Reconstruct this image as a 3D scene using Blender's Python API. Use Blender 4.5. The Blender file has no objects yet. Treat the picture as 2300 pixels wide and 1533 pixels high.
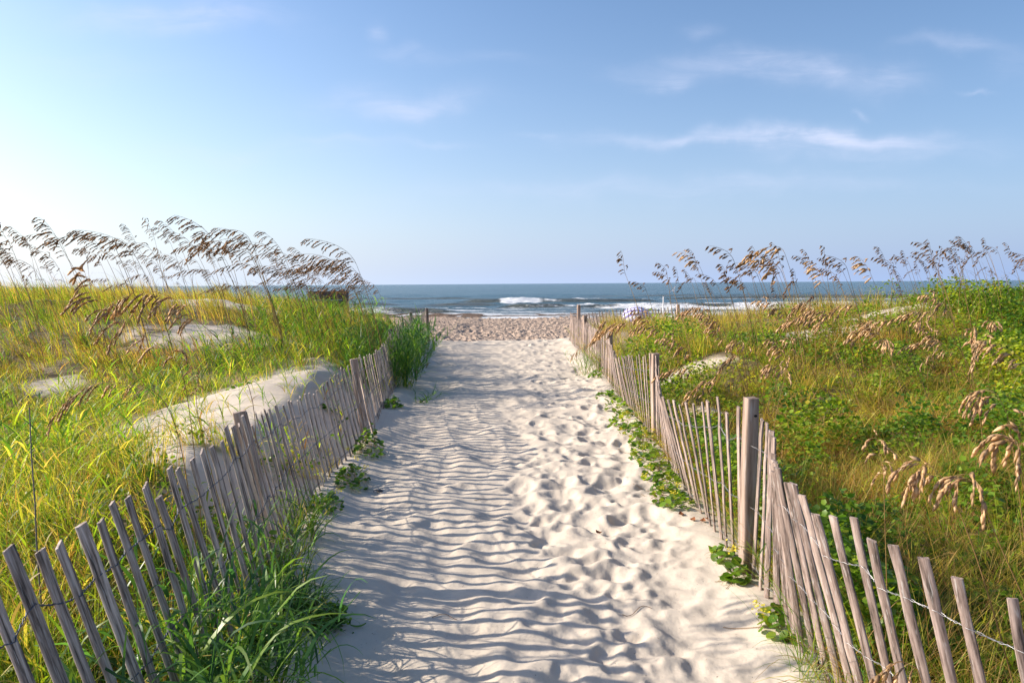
import bpy, math, random
import numpy as np
from mathutils import Matrix, Vector
R = math.radians
rng = np.random.default_rng(7)
random.seed(7)
S = bpy.context.scene
COL = S.collection

# ------------------------------------------------------------------ camera, sky, sun, exposure
CAMH, F, PITCH, ROLL = 1.84, 1650.0, 4.49, -0.40
SUN_AZ, SUN_EL = -83.0, 26.0            # degrees clockwise from +Y, above the horizon
cam = bpy.data.objects.new('camera', bpy.data.cameras.new('camera'))
COL.objects.link(cam)
cam.data.sensor_width = 36; cam.data.lens = F / 2300 * 36
cam.data.clip_start = 0.05; cam.data.clip_end = 60000
CM = Matrix.Translation((0, 0, CAMH)) @ Matrix.Rotation(R(90 - PITCH), 4, 'X') @ Matrix.Rotation(R(ROLL), 4, 'Z')
cam.matrix_world = CM
S.camera = cam
CR = np.array(CM.to_3x3())

def P(px, py, d):
    """point at depth d (metres along +Y) seen at photo pixel px,py"""
    r = CR @ np.array([(px - 1150) / F, -(py - 766.5) / F, -1.0])
    return np.array([0, 0, CAMH]) + r * (d / r[1])

S.view_settings.view_transform = 'Standard'
S.view_settings.look = 'None'
S.view_settings.exposure = 0.76
S.view_settings.gamma = 1.0
S.render.engine = 'CYCLES'
S.cycles.max_bounces = 8
S.cycles.transparent_max_bounces = 8

W = bpy.data.worlds.new('World'); S.world = W; W.use_nodes = True

def N(nt, typ, **kw):
    n = nt.nodes.new(typ)
    for k, v in kw.items():
        setattr(n, k, v)
    return n

def mth(nt, op, a, b=None, c=None, clamp=False):
    n = nt.nodes.new('ShaderNodeMath'); n.operation = op; n.use_clamp = clamp
    for i, v in enumerate((a, b, c)):
        if v is None: continue
        if isinstance(v, (int, float)): n.inputs[i].default_value = v
        else: nt.links.new(v, n.inputs[i])
    return n.outputs[0]

def mixc(nt, fac, a, b, typ='MIX'):
    n = nt.nodes.new('ShaderNodeMix'); n.data_type = 'RGBA'; n.blend_type = typ
    for sock, v in ((n.inputs[0], fac), (n.inputs[6], a), (n.inputs[7], b)):
        if isinstance(v, (int, float)): sock.default_value = v
        elif isinstance(v, tuple): sock.default_value = (*v, 1) if len(v) == 3 else v
        else: nt.links.new(v, sock)
    return n.outputs[2]

def ramp(nt, fac, stops):
    r = nt.nodes.new('ShaderNodeValToRGB'); e = r.color_ramp.elements
    while len(e) < len(stops): e.new(.5)
    for i, (p, c) in enumerate(stops): e[i].position = p; e[i].color = (*c, 1)
    nt.links.new(fac, r.inputs[0]); return r.outputs[0]

def make_world():
    nt = W.node_tree; nt.nodes.clear(); L = nt.links.new
    out = N(nt, 'ShaderNodeOutputWorld'); bg = N(nt, 'ShaderNodeBackground')
    bg.inputs['Strength'].default_value = 0.15
    sky = N(nt, 'ShaderNodeTexSky', sky_type='NISHITA', sun_disc=False)
    sky.sun_elevation = R(SUN_EL); sky.sun_rotation = R(SUN_AZ % 360)
    sky.altitude = 0; sky.air_density = 1.0; sky.dust_density = 1.3; sky.ozone_density = 2.5
    hs = N(nt, 'ShaderNodeHueSaturation'); hs.inputs['Saturation'].default_value = 1.12; L(sky.outputs[0], hs.inputs['Color'])
    tc = N(nt, 'ShaderNodeTexCoord'); sp = N(nt, 'ShaderNodeSeparateXYZ'); L(tc.outputs['Generated'], sp.inputs[0])
    L(mth(nt, 'SUBTRACT', .76, mth(nt, 'MULTIPLY', sp.outputs[0], .20)), hs.inputs['Value'])
    yy = mth(nt, 'MAXIMUM', sp.outputs[1], 0.05)
    u = mth(nt, 'DIVIDE', sp.outputs[0], yy); v = mth(nt, 'DIVIDE', sp.outputs[2], yy)
    cb = N(nt, 'ShaderNodeCombineXYZ'); L(u, cb.inputs[0]); L(v, cb.inputs[1])
    # two noises: one warps the cloud banks, one gives the wisps
    nz = N(nt, 'ShaderNodeTexNoise'); nz.inputs['Scale'].default_value = 9; nz.inputs['Detail'].default_value = 6
    L(cb.outputs[0], nz.inputs['Vector'])
    sw = N(nt, 'ShaderNodeSeparateXYZ'); L(nz.outputs['Color'], sw.inputs[0])
    u2 = mth(nt, 'ADD', u, mth(nt, 'MULTIPLY', mth(nt, 'SUBTRACT', sw.outputs[0], 0.5), 0.10))
    v2 = mth(nt, 'ADD', v, mth(nt, 'MULTIPLY', mth(nt, 'SUBTRACT', sw.outputs[1], 0.5), 0.075))
    mp = N(nt, 'ShaderNodeMapping'); mp.inputs['Scale'].default_value = (5, 22, 1); mp.inputs['Rotation'].default_value = (0, 0, R(-12))
    L(cb.outputs[0], mp.inputs[0])
    n2 = N(nt, 'ShaderNodeTexNoise'); n2.inputs['Scale'].default_value = 1.6; n2.inputs['Detail'].default_value = 9
    n2.inputs['Roughness'].default_value = 0.62; n2.inputs['Distortion'].default_value = 0.6
    L(mp.outputs[0], n2.inputs['Vector'])
    wisp = mth(nt, 'MULTIPLY', mth(nt, 'SUBTRACT', n2.outputs['Fac'], 0.34), 3.0, clamp=True)
    clouds = [(1640, 318, 250, 17, .85), (1890, 318, 170, 20, .8), (1850, 360, 120, 26, .42), (2080, 345, 140, 24, .3), (1790, 182, 120, 30, .75), (1700, 150, 60, 26, .4),
              (1530, 165, 120, 24, .42), (1500, 192, 34, 14, .6), (1990, 190, 60, 22, .4), (2110, 120, 70, 14, .42), (2190, 214, 30, 5, .4), (1925, 256, 13, 8, .5),
              (1560, 92, 24, 16, .35), (2260, 150, 50, 35, .22), (360, 45, 190, 30, .5), (520, 65, 90, 24, .4), (880, 235, 130, 28, .55), (960, 255, 60, 22, .45),
              (980, 332, 60, 9, .3), (870, 75, 18, 22, .35), (940, 130, 60, 18, .3), (1110, 140, 70, 18, .22), (1215, 311, 24, 6, .35), (560, 345, 220, 22, .28),
              (790, 320, 90, 12, .3), (240, 150, 140, 30, .22), (1700, 425, 340, 22, .33), (1300, 440, 320, 26, .25)]
    acc = None
    for (px, py, hw, hh, a) in clouds:
        cu, cv = (px - 1150) / F, (636 - py) / F
        du = mth(nt, 'MULTIPLY', mth(nt, 'SUBTRACT', u2, cu), F / (hw * 1.2))
        dv = mth(nt, 'MULTIPLY', mth(nt, 'SUBTRACT', v2, cv), F / hh)
        r2 = mth(nt, 'ADD', mth(nt, 'POWER', mth(nt, 'ABSOLUTE', du), 2.0), mth(nt, 'POWER', mth(nt, 'ABSOLUTE', dv), 2.0))
        g = mth(nt, 'MULTIPLY', mth(nt, 'POWER', 2.718, mth(nt, 'MULTIPLY', r2, -1.0)), a)
        acc = g if acc is None else mth(nt, 'ADD', acc, g)
    soft = mth(nt, 'ADD', mth(nt, 'MULTIPLY', wisp, 0.75), 0.25)
    fac = mth(nt, 'MULTIPLY', mth(nt, 'MULTIPLY', acc, soft), 0.62, clamp=True)
    # pale maritime air low over the water, whiter towards the sun
    az = mth(nt, 'DIVIDE', mth(nt, 'SUBTRACT', .6, sp.outputs[0]), 1.2, clamp=True)
    hz = ramp(nt, az, [(0, (1.55, 2.2, 3.5)), (.5, (2.35, 2.95, 4.0)), (.85, (3.3, 3.8, 4.3)), (1, (3.9, 4.2, 4.4))])
    hf = mth(nt, 'MULTIPLY', mth(nt, 'POWER', 2.718, mth(nt, 'MULTIPLY', mth(nt, 'MAXIMUM', sp.outputs[2], 0.0), -7.0)), .95)
    skyc = mixc(nt, hf, hs.outputs[0], hz)
    skyc = mixc(nt, 1.0, skyc, (1.0, .985, 1.02), 'MULTIPLY')
    col = mixc(nt, fac, skyc, CLOUD)
    L(col, bg.inputs['Color']); L(bg.outputs[0], out.inputs[0])
CLOUD = (3.3, 3.5, 4.4)
make_world()

sl = bpy.data.lights.new('sun', 'SUN'); sl.energy = 4.6; sl.angle = R(0.55); sl.color = (1.0, 0.90, 0.76)
so = bpy.data.objects.new('sun', sl); COL.objects.link(so)
sd = Vector((math.sin(R(SUN_AZ)) * math.cos(R(SUN_EL)), math.cos(R(SUN_AZ)) * math.cos(R(SUN_EL)), math.sin(R(SUN_EL))))
so.rotation_euler = sd.to_track_quat('Z', 'Y').to_euler(); so.location = sd * 30

# ------------------------------------------------------------------ helpers
def tag(o, label=None, cat=None, group=None, kind=None):
    for k, v in (('label', label), ('category', cat), ('group', group), ('kind', kind)):
        if v: o[k] = v
    return o

def empty(name, loc=(0, 0, 0)):
    o = bpy.data.objects.new(name, None); COL.objects.link(o); o.location = loc; o.empty_display_size = .1
    return o

def link(name, me, parent=None):
    o = bpy.data.objects.new(name, me); COL.objects.link(o)
    if parent: o.parent = parent
    return o

class MB:
    """collects vertices / faces / per-vertex colour data, builds ONE mesh"""
    def __init__(s): s.v = []; s.c = []; s.q = []; s.m = []; s.n = 0
    def add(s, v, f, c=None, m=0):
        v = np.asarray(v, float).reshape(-1, 3); f = np.asarray(f, int)
        if c is None: c = np.zeros((len(v), 3))
        c = np.broadcast_to(np.asarray(c, float), (len(v), 3))
        s.v.append(v); s.c.append(c); s.q.append(f + s.n); s.m.append(np.full(len(f), m)); s.n += len(v)
    def mesh(s, name, mats, smooth=False):
        me = bpy.data.meshes.new(name)
        v = np.concatenate(s.v); c = np.concatenate(s.c)
        sizes = np.concatenate([np.full(len(f), f.shape[1]) for f in s.q])
        loops = np.concatenate([f.ravel() for f in s.q])
        me.vertices.add(len(v)); me.vertices.foreach_set('co', v.astype(np.float32).ravel())
        me.loops.add(len(loops)); me.loops.foreach_set('vertex_index', loops.astype(np.int32))
        me.polygons.add(len(sizes))
        st = np.concatenate([[0], np.cumsum(sizes)[:-1]])
        me.polygons.foreach_set('loop_start', st.astype(np.int32)); me.polygons.foreach_set('loop_total', sizes.astype(np.int32))
        me.polygons.foreach_set('material_index', np.concatenate(s.m).astype(np.int32))
        if smooth: me.polygons.foreach_set('use_smooth', np.ones(len(sizes), bool))
        at = me.color_attributes.new('Col', 'FLOAT_COLOR', 'POINT')
        at.data.foreach_set('color', np.c_[c, np.ones(len(c))].astype(np.float32).ravel())
        for m in (mats if isinstance(mats, (list, tuple)) else [mats]): me.materials.append(m)
        me.update(); me.validate()
        return me
    def build(s, name, mats, parent=None, smooth=False, loc=None):
        return link(name, s.mesh(name, mats, smooth), parent)

def hashv(ix, iy, seed):
    h = (ix.astype(np.int64) * 374761393 + iy.astype(np.int64) * 668265263 + seed * 1274126177) & 0xffffffff
    h = ((h ^ (h >> 13)) * 1274126177) & 0xffffffff
    return ((h ^ (h >> 16)) & 0xffffff) / float(0xffffff)

def vn(x, y, seed=0):
    x = np.asarray(x, float); y = np.asarray(y, float)
    ix = np.floor(x); iy = np.floor(y); fx = x - ix; fy = y - iy
    fx = fx * fx * (3 - 2 * fx); fy = fy * fy * (3 - 2 * fy)
    a = hashv(ix, iy, seed); b = hashv(ix + 1, iy, seed); c = hashv(ix, iy + 1, seed); d = hashv(ix + 1, iy + 1, seed)
    return (a * (1 - fx) + b * fx) * (1 - fy) + (c * (1 - fx) + d * fx) * fy

def fbm(x, y, seed=0, o=4):
    t = 0; a = .5
    for k in range(o):
        t = t + a * vn(x * 2 ** k, y * 2 ** k, seed + k); a *= .5
    return t / (1 - .5 ** o)

def ss(x, a, b):
    t = np.clip((np.asarray(x, float) - a) / (b - a), 0, 1); return t * t * (3 - 2 * t)

# ------------------------------------------------------------------ materials
def mat(name):
    m = bpy.data.materials.new(name); m.use_nodes = True
    nt = m.node_tree; b = nt.nodes['Principled BSDF']
    return m, nt, b

def m_sand():
    m, nt, b = mat('sand'); L = nt.links.new
    tc = N(nt, 'ShaderNodeTexCoord'); sp = N(nt, 'ShaderNodeSeparateXYZ'); L(tc.outputs['Object'], sp.inputs[0])
    n1 = N(nt, 'ShaderNodeTexNoise'); n1.inputs['Scale'].default_value = 260; n1.inputs['Detail'].default_value = 3; L(tc.outputs['Object'], n1.inputs[0])
    n2 = N(nt, 'ShaderNodeTexNoise'); n2.inputs['Scale'].default_value = 3.1; n2.inputs['Detail'].default_value = 5; L(tc.outputs['Object'], n2.inputs[0])
    n3 = N(nt, 'ShaderNodeTexNoise'); n3.inputs['Scale'].default_value = 55; n3.inputs['Detail'].default_value = 2; L(tc.outputs['Object'], n3.inputs[0])
    c = mixc(nt, n2.outputs['Fac'], (.58, .495, .40), (.74, .645, .53))
    g = mth(nt, 'MULTIPLY', mth(nt, 'SUBTRACT', n1.outputs['Fac'], .5), .5)
    c = mixc(nt, 1.0, c, mixc(nt, mth(nt, 'ADD', g, .5, clamp=True), (.66, .65, .64), (1.0, 1.0, 1.0)), 'MULTIPLY')
    # dark shell and seed specks
    sp2 = mth(nt, 'GREATER_THAN', n3.outputs['Fac'], .735)
    c = mixc(nt, mth(nt, 'MULTIPLY', sp2, .7), c, (.10, .07, .05))
    # the open beach is browner, wetter at the water
    at = N(nt, 'ShaderNodeVertexColor', layer_name='Col'); s3 = N(nt, 'ShaderNodeSeparateColor'); L(at.outputs[0], s3.inputs[0])
    nb = N(nt, 'ShaderNodeTexNoise'); nb.inputs['Scale'].default_value = 1.9; nb.inputs['Detail'].default_value = 5; L(tc.outputs['Object'], nb.inputs[0])
    bc = mixc(nt, nb.outputs['Fac'], (.34, .235, .17), (.56, .44, .35))
    c = mixc(nt, s3.outputs[0], c, bc)
    c = mixc(nt, s3.outputs[1], c, (.16, .11, .08))
    # litter and humus below the vegetation, darkened to paint in shadow gaps
    nh = N(nt, 'ShaderNodeTexNoise'); nh.inputs['Scale'].default_value = 14; nh.inputs['Detail'].default_value = 6; L(tc.outputs['Object'], nh.inputs[0])
    hc = mixc(nt, nh.outputs['Fac'], (.04, .03, .015), (.25, .18, .10))
    c = mixc(nt, s3.outputs[2], c, hc)
    L(c, b.inputs['Base Color']); b.inputs['Roughness'].default_value = .95; b.inputs['Specular IOR Level'].default_value = .15
    bp = N(nt, 'ShaderNodeBump'); bp.inputs['Strength'].default_value = .35; bp.inputs['Distance'].default_value = .012
    n4 = N(nt, 'ShaderNodeTexNoise'); n4.inputs['Scale'].default_value = 34; n4.inputs['Detail'].default_value = 7; L(tc.outputs['Object'], n4.inputs[0])
    L(n4.outputs['Fac'], bp.inputs['Height'])
    b2 = N(nt, 'ShaderNodeBump'); b2.inputs['Distance'].default_value = .5
    L(s3.outputs[0], b2.inputs['Strength'])
    n5 = N(nt, 'ShaderNodeTexNoise'); n5.inputs['Scale'].default_value = 4.2; n5.inputs['Detail'].default_value = 3; L(tc.outputs['Object'], n5.inputs[0])
    L(n5.outputs['Fac'], b2.inputs['Height']); L(bp.outputs[0], b2.inputs['Normal']); L(b2.outputs[0], b.inputs['Normal'])
    return m

def m_blade(name, stops, trans=.45, bright=1.0, rough=.5):
    """leaf: colour by Col.r along the ramp, Col.g brightness; thin so it passes light"""
    m, nt, b = mat(name); L = nt.links.new
    at = N(nt, 'ShaderNodeVertexColor', layer_name='Col'); s3 = N(nt, 'ShaderNodeSeparateColor'); L(at.outputs[0], s3.inputs[0])
    c = ramp(nt, s3.outputs[0], stops)
    v = mth(nt, 'MULTIPLY', mth(nt, 'ADD', mth(nt, 'MULTIPLY', s3.outputs[1], .7), .65), bright)
    hs = N(nt, 'ShaderNodeHueSaturation'); L(c, hs.inputs['Color']); L(v, hs.inputs['Value'])
    L(hs.outputs[0], b.inputs['Base Color']); b.inputs['Roughness'].default_value = rough; b.inputs['Specular IOR Level'].default_value = .35
    tr = N(nt, 'ShaderNodeBsdfTranslucent')
    tcx = mixc(nt, 1.0, hs.outputs[0], (1.5, 1.6, .7), 'MULTIPLY'); L(tcx, tr.inputs[0])
    mx = N(nt, 'ShaderNodeMixShader'); mx.inputs[0].default_value = trans
    L(b.outputs[0], mx.inputs[1]); L(tr.outputs[0], mx.inputs[2]); L(mx.outputs[0], nt.nodes['Material Output'].inputs[0])
    return m

def m_wood(name, a, bcol, scale=(60, 60, 5), dark=(.07, .055, .045)):
    m, nt, b = mat(name); L = nt.links.new
    tc = N(nt, 'ShaderNodeTexCoord'); oi = N(nt, 'ShaderNodeObjectInfo')
    mp = N(nt, 'ShaderNodeMapping'); mp.inputs['Scale'].default_value = scale; L(tc.outputs['Object'], mp.inputs[0])
    ad = N(nt, 'ShaderNodeVectorMath', operation='ADD'); L(mp.outputs[0], ad.inputs[0])
    rn = mth(nt, 'MULTIPLY', oi.outputs['Random'], 40.0); cb = N(nt, 'ShaderNodeCombineXYZ')
    for i in range(3): L(rn, cb.inputs[i])
    L(cb.outputs[0], ad.inputs[1])
    n1 = N(nt, 'ShaderNodeTexNoise'); n1.inputs['Scale'].default_value = 1.0; n1.inputs['Detail'].default_value = 6; n1.inputs['Roughness'].default_value = .65
    L(ad.outputs[0], n1.inputs[0])
    m2 = N(nt, 'ShaderNodeMapping'); m2.inputs['Scale'].default_value = (2.6, 2.6, 3.4); L(ad.outputs[0], m2.inputs[0])
    n2 = N(nt, 'ShaderNodeTexNoise'); n2.inputs['Scale'].default_value = 1.0; n2.inputs['Detail'].default_value = 4; L(m2.outputs[0], n2.inputs[0])
    c = ramp(nt, n1.outputs['Fac'], [(.36, dark), (.46, a), (.58, bcol), (.70, tuple(min(1, k * 1.35) for k in bcol))])
    fl = mth(nt, 'MULTIPLY', mth(nt, 'SUBTRACT', n2.outputs['Fac'], .58), 9.0, clamp=True)
    c = mixc(nt, mth(nt, 'MULTIPLY', fl, .6), c, (.52, .48, .45))
    hs = N(nt, 'ShaderNodeHueSaturation'); L(c, hs.inputs['Color'])
    L(mth(nt, 'ADD', mth(nt, 'MULTIPLY', oi.outputs['Random'], .45), .8), hs.inputs['Value'])
    L(hs.outputs[0], b.inputs['Base Color']); b.inputs['Roughness'].default_value = .85; b.inputs['Specular IOR Level'].default_value = .25
    bp = N(nt, 'ShaderNodeBump'); bp.inputs['Strength'].default_value = .55; bp.inputs['Distance'].default_value = .004
    L(n1.outputs['Fac'], bp.inputs['Height']); L(bp.outputs[0], b.inputs['Normal'])
    return m

def m_plain(name, c, rough=.6, metal=0.0, spec=.4):
    m, nt, b = mat(name); L = nt.links.new
    tc = N(nt, 'ShaderNodeTexCoord'); n = N(nt, 'ShaderNodeTexNoise'); n.inputs['Scale'].default_value = 30; n.inputs['Detail'].default_value = 4
    L(tc.outputs['Object'], n.inputs[0])
    L(mixc(nt, n.outputs['Fac'], tuple(k * .75 for k in c), tuple(min(1, k * 1.2) for k in c)), b.inputs['Base Color'])
    b.inputs['Roughness'].default_value = rough; b.inputs['Metallic'].default_value = metal; b.inputs['Specular IOR Level'].default_value = spec
    return m

GREENS = [(0.0, (.03, .08, .02)), (.25, (.08, .165, .02)), (.5, (.21, .26, .02)), (.7, (.36, .29, .05)), (.85, (.42, .27, .10)), (1.0, (.24, .11, .04))]
M_SAND = m_sand()
M_GRASS = m_blade('grass_blade', GREENS, .58, 1.38)
M_BROAD = m_blade('broad_grass_blade', [(0, (.03, .085, .035)), (.4, (.075, .16, .035)), (.7, (.17, .24, .03)), (.9, (.35, .30, .08)), (1, (.30, .17, .07))], .48, 1.25, .38)
M_LEAF = m_blade('round_leaf', [(0, (.035, .10, .012)), (.5, (.14, .23, .02)), (.8, (.32, .35, .03)), (1, (.5, .38, .03))], .48, 1.12, .4)
M_FLOWER = m_blade('yellow_flower', [(0, (.5, .42, .03)), (1, (.62, .5, .05))], .3, 1.1, .6)
M_SEED_DARK = m_blade('brown_seed_head', [(0, (.10, .055, .03)), (.5, (.20, .11, .05)), (1, (.40, .24, .12))], .42, 1.15, .6)
M_SEED = m_blade('tan_seed_head', [(0, (.30, .17, .08)), (.5, (.52, .33, .17)), (1, (.68, .48, .29))], .35, 1.0, .55)
M_STEM = m_blade('dry_stem', [(0, (.10, .12, .03)), (.5, (.26, .17, .06)), (1, (.30, .12, .05))], .1, 1.0, .5)
M_PICKET = m_wood('weathered_picket', (.22, .16, .135), (.36, .275, .235))
M_PICKET_L = m_wood('grey_weathered_picket', (.25, .19, .155), (.46, .375, .32))
M_POST = m_wood('weathered_post', (.27, .19, .145), (.42, .31, .25), (16, 16, 1.6))
M_DARKWOOD = m_wood('dark_board', (.045, .035, .032), (.075, .055, .05), (3, 30, 30), (.02, .016, .015))
M_WIRE = m_plain('galvanised_wire', (.42, .41, .42), .45, .8)
M_WIRE_D = m_plain('dark_wire', (.10, .11, .14), .5, .6)
M_WHITE = m_plain('white_plastic', (.8, .8, .8), .4)
M_DEAD = m_plain('dead_leaf', (.30, .11, .04), .8)
M_TWIG = m_plain('twig', (.16, .09, .06), .9)

# ------------------------------------------------------------------ the lie of the land
YL = np.array([-3, 1.2, 2.2, 3.0, 4.3, 5.5, 6.8, 8.0, 11, 13.6, 17, 21, 24, 30.])
XL = np.array([-1.0, -1.02, -1.06, -1.15, -1.37, -1.58, -1.64, -1.60, -1.84, -2.12, -2.4, -2.65, -2.7, -2.8])
YR = np.array([-3, 1.2, 2.0, 2.35, 2.65, 3.0, 3.3, 4.27, 5.3, 5.9, 6.9, 8.0, 10.3, 12.8, 20.6, 23, 30.])
XR = np.array([2.4, 2.1, 1.72, 1.55, 1.48, 1.45, 1.43, 1.40, 1.45, 1.477, 1.52, 1.575, 1.635, 1.71, 1.77, 1.85, 2.0])
def xl(y): return np.interp(y, YL, XL)
def xr(y): return np.interp(y, YR, XR)
def gs(x, y, cx, cy, rx, ry): return np.exp(-((x - cx) / rx) ** 2 - ((y - cy) / ry) ** 2)

def HB(x, y):
    """ground height without the small relief"""
    x = np.asarray(x, float); y = np.asarray(y, float)
    u = xl(y) - x; v = x - xr(y)
    back = 1 - ss(y, 21, 27)
    wl = ss(u, .05, 1.3)
    wl2 = ss(u, -.05, .75)
    zl = wl * (.10 + 1.22 * ss(y, 9.0, 16) * back * (.62 + .38 * ss(u, 1.2, 5) + .09 * ss(u, 4, 8)) + ss(u, 2.5, 5) * .45 * (fbm(x * .55, y * .5, 29, 3) - .5) + .25 * ss(-x, 8, 16) * ss(y, 7, 12) * back + .16 * (fbm(x * .45, y * .45, 3) - .5) * 2)
    zl = zl + ss(u, -.02, 1.0) * (.50 * gs(x, y, -2.45, 8.2, 1.5, 3.0) + .24 * gs(x, y, -3.1, 10.8, 1.5, 2.0) + .22 * gs(x, y, -2.5, 5.3, .9, 1.3))
    zl = zl + wl * (.16 * gs(x, y, -5.6, 13.2, 1.2, .8) + .15 * gs(x, y, -6.6, 17, 1.6, 1.0))
    wr = ss(v, .0, 1.4)
    zr = wr * (.02 + .92 * ss(y, 5.5, 15) * back * (.68 + .32 * ss(x, 4, 9)) + .42 * gs(x, y, 10.5, 14, 4.0, 3.5) + .25 * ss(x, 12, 22) * back * ss(y, 8, 14) + .16 * (fbm(x * .5, y * .5, 9) - .5) * 2 + ss(v, .6, 1.6) * .55 * (fbm(x * .85, y * .7, 19, 3) - .5) * (1 - .5 * ss(y, 12, 16)))
    z = np.where(u > -.05, zl, 0) + np.where(v > 0, zr, 0)
    # little banks where sand has drifted against the fences
    z = z + .10 * gs(u, 0 * u, 0, 0, .28, 1) * (y < 24) + .09 * gs(v, 0 * v, 0, 0, .30, 1) * (y < 24) * ss(y, 2.5, 4)
    z = z - (1.25 * ss(y, 23.6, 30)) - .75 * ss(y, 40, 86) - 4.0 * ss(y, 86, 180)
    return z

def inpath(x, y): return ss(x, xl(y) + .05, xl(y) + .45) * (1 - ss(x, xr(y) - .30, xr(y) + .02))

# sand patches among the vegetation (cx, cy, rx, ry)
PATCH = [(-2.85, 9.0, 1.5, 3.5), (-5.6, 13.4, 1.6, 1.0), (-6.9, 17.2, 1.9, 1.2), (-7.0, 11.2, .5, .35), (-8.0, 8.6, .8, .35), (-11.5, 14.5, .9, .8), (-2.0, 5.6, .5, 1.2),
         (2.9, 11.6, .75, .45), (5.9, 14.3, 1.3, .7), (7.9, 15.2, 1.2, .6), (2.45, 9.3, .35, .4)]
def bare(x, y):
    t = np.zeros_like(np.asarray(x, float))
    w = 1.5 * (fbm(x * 1.1, y * .9, 151, 3) - .5) + .7 * (vn(x * 4.5, y * 4, 152) - .5)
    for (a, b, c, d) in PATCH: t = np.maximum(t, 1 - ss(((x - a) / c) ** 2 + ((y - b) / d) ** 2 + w, .40, 1.2))
    return t

def build_ground():
    xs = [np.arange(-2.3, 2.2, .0125)]
    def grow(a, end, st, r):
        o = []; x = a
        while x < end: x += st; st *= r; o.append(x)
        return np.array(o)
    gx = grow(2.2, 900, .014, 1.036)
    xs = np.concatenate([-gx[::-1] - .1, xs[0], gx])
    ys = np.concatenate([[-60, -25, -12, -6, -3, -1.5, -.5, .3, .9, 1.4, 1.8, 2.1]])
    y = 2.3; lst = []
    while y < 25.5: lst.append(y); y *= 1.0042
    while y < 190: lst.append(y); y *= 1.0075
    ys = np.concatenate([ys, lst])
    X, Y = np.meshgrid(xs, ys); Z = HB(X, Y)
    pm = inpath(X, Y) * (Y < 25)
    # broad scuffed relief plus individual dents with soft rims
    Z += pm * (.105 * (fbm(X * 3.0 + .6 * Y, Y * 1.7, 21, 2) - .5) * (1 - .45 * ss(X, .5, 1.1) * (1 - ss(Y, 4.5, 7))) + .008 * (vn(X * 7, Y * 8, 31) - .5))
    Z += (1 - pm) * (Y < 40) * .05 * (fbm(X * 1.3, Y * 1.3, 5, 3) - .5)
    r2 = np.random.default_rng(3)
    nd = 2900
    dy_ = 2.4 * (24.5 / 2.4) ** (r2.random(nd) ** .85)
    D = np.zeros_like(Z)
    for k in range(nd):
        cy = dy_[k]; a0, a1 = xl(cy) + .15, xr(cy) - .05
        cx = a0 + (a1 - a0) * (r2.random() * .96 + .02)
        big = r2.random() ** 2.2; rx, ry = .032 + .13 * big + r2.uniform(0, .03), .026 + .07 * big + r2.uniform(0, .03); rm = max(rx, ry) * 2.6
        i0, i1 = np.searchsorted(xs, [cx - rm, cx + rm]); j0, j1 = np.searchsorted(ys, [cy - rm, cy + rm])
        if i1 - i0 < 2 or j1 - j0 < 2: continue
        th = r2.uniform(0, 3.14); x_ = X[j0:j1, i0:i1] - cx; y_ = Y[j0:j1, i0:i1] - cy
        p = (x_ * math.cos(th) + y_ * math.sin(th)) / rx; q = (-x_ * math.sin(th) + y_ * math.cos(th)) / ry
        q = q + .25 * p * p
        rr = p * p + q * q
        de = r2.uniform(.005, .012) + .024 * min(1, r2.random() * (.4 + big))
        D[j0:j1, i0:i1] += -de * np.exp(-rr ** 1.3) + de * .42 * np.exp(-(np.sqrt(rr) - 1.45) ** 2 * 5)
    D = .82 * np.clip(D, -.055, .04) * (.38 + .62 * ss(X, -.35, .55)) * (.75 + .25 * ss(Y, 3.5, 6)) * (1 - .55 * ss(X, .6, 1.1) * (1 - ss(Y, 4.2, 5.5)))
    Z += D * pm
    # lightly trampled bare sand on the dunes and the churned beach
    Z += bare(X, Y) * (.05 * (vn(X * 4, Y * 4, 8) - .5) + .10 * (vn(X * 1.6, Y * 1.4, 18) - .5))
    bm = ss(Y, 25.5, 29) * (1 - ss(Y, 80, 88))
    Z += bm * (.16 * (vn(X * 2.0, Y * 1.4, 41) - .5) + .16 * (vn(X * 4.1, Y * 1.9, 42) - .5))
    ny, nx = X.shape
    V = np.c_[X.ravel(), Y.ravel(), Z.ravel()]
    idx = np.arange(nx * ny).reshape(ny, nx)
    Fq = np.c_[idx[:-1, :-1].ravel(), idx[:-1, 1:].ravel(), idx[1:, 1:].ravel(), idx[1:, :-1].ravel()]
    edge = 24.2 + .5 * (vn(X * .8, 0 * X, 5) - .5)
    beach = ss(Y, edge, edge + .9)
    wet = ss(Y, 80 + 2 * vn(X * .1, Y * 0, 77), 85) * (Y < 200)
    side = np.where(X < 0, ss(xl(Y) - X, .3, .9), ss(X - xr(Y), .12, .7)) * (1 - ss(Y, 21, 24.5))
    hum_shade = side * (1 - bare(X, Y)) * np.clip(.45 + .9 * fbm(X * .9, Y * .9, 55), 0, .95)
    c = np.c_[beach.ravel(), wet.ravel(), hum_shade.ravel()]
    b = MB(); b.add(V, Fq, c); o = b.build('ground', M_SAND, smooth=True)
    tag(o, kind='structure', label='pale sand path, dunes and brown beach')
    return xs, ys, Z
GX, GY, GZ = build_ground()

def H(x, y):
    """height of the built ground by bilinear lookup"""
    x = np.asarray(x, float); y = np.asarray(y, float)
    i = np.clip(np.searchsorted(GX, x) - 1, 0, len(GX) - 2); j = np.clip(np.searchsorted(GY, y) - 1, 0, len(GY) - 2)
    fx = np.clip((x - GX[i]) / (GX[i + 1] - GX[i]), 0, 1); fy = np.clip((y - GY[j]) / (GY[j + 1] - GY[j]), 0, 1)
    return (GZ[j, i] * (1 - fx) + GZ[j, i + 1] * fx) * (1 - fy) + (GZ[j + 1, i] * (1 - fx) + GZ[j + 1, i + 1] * fx) * fy

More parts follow.
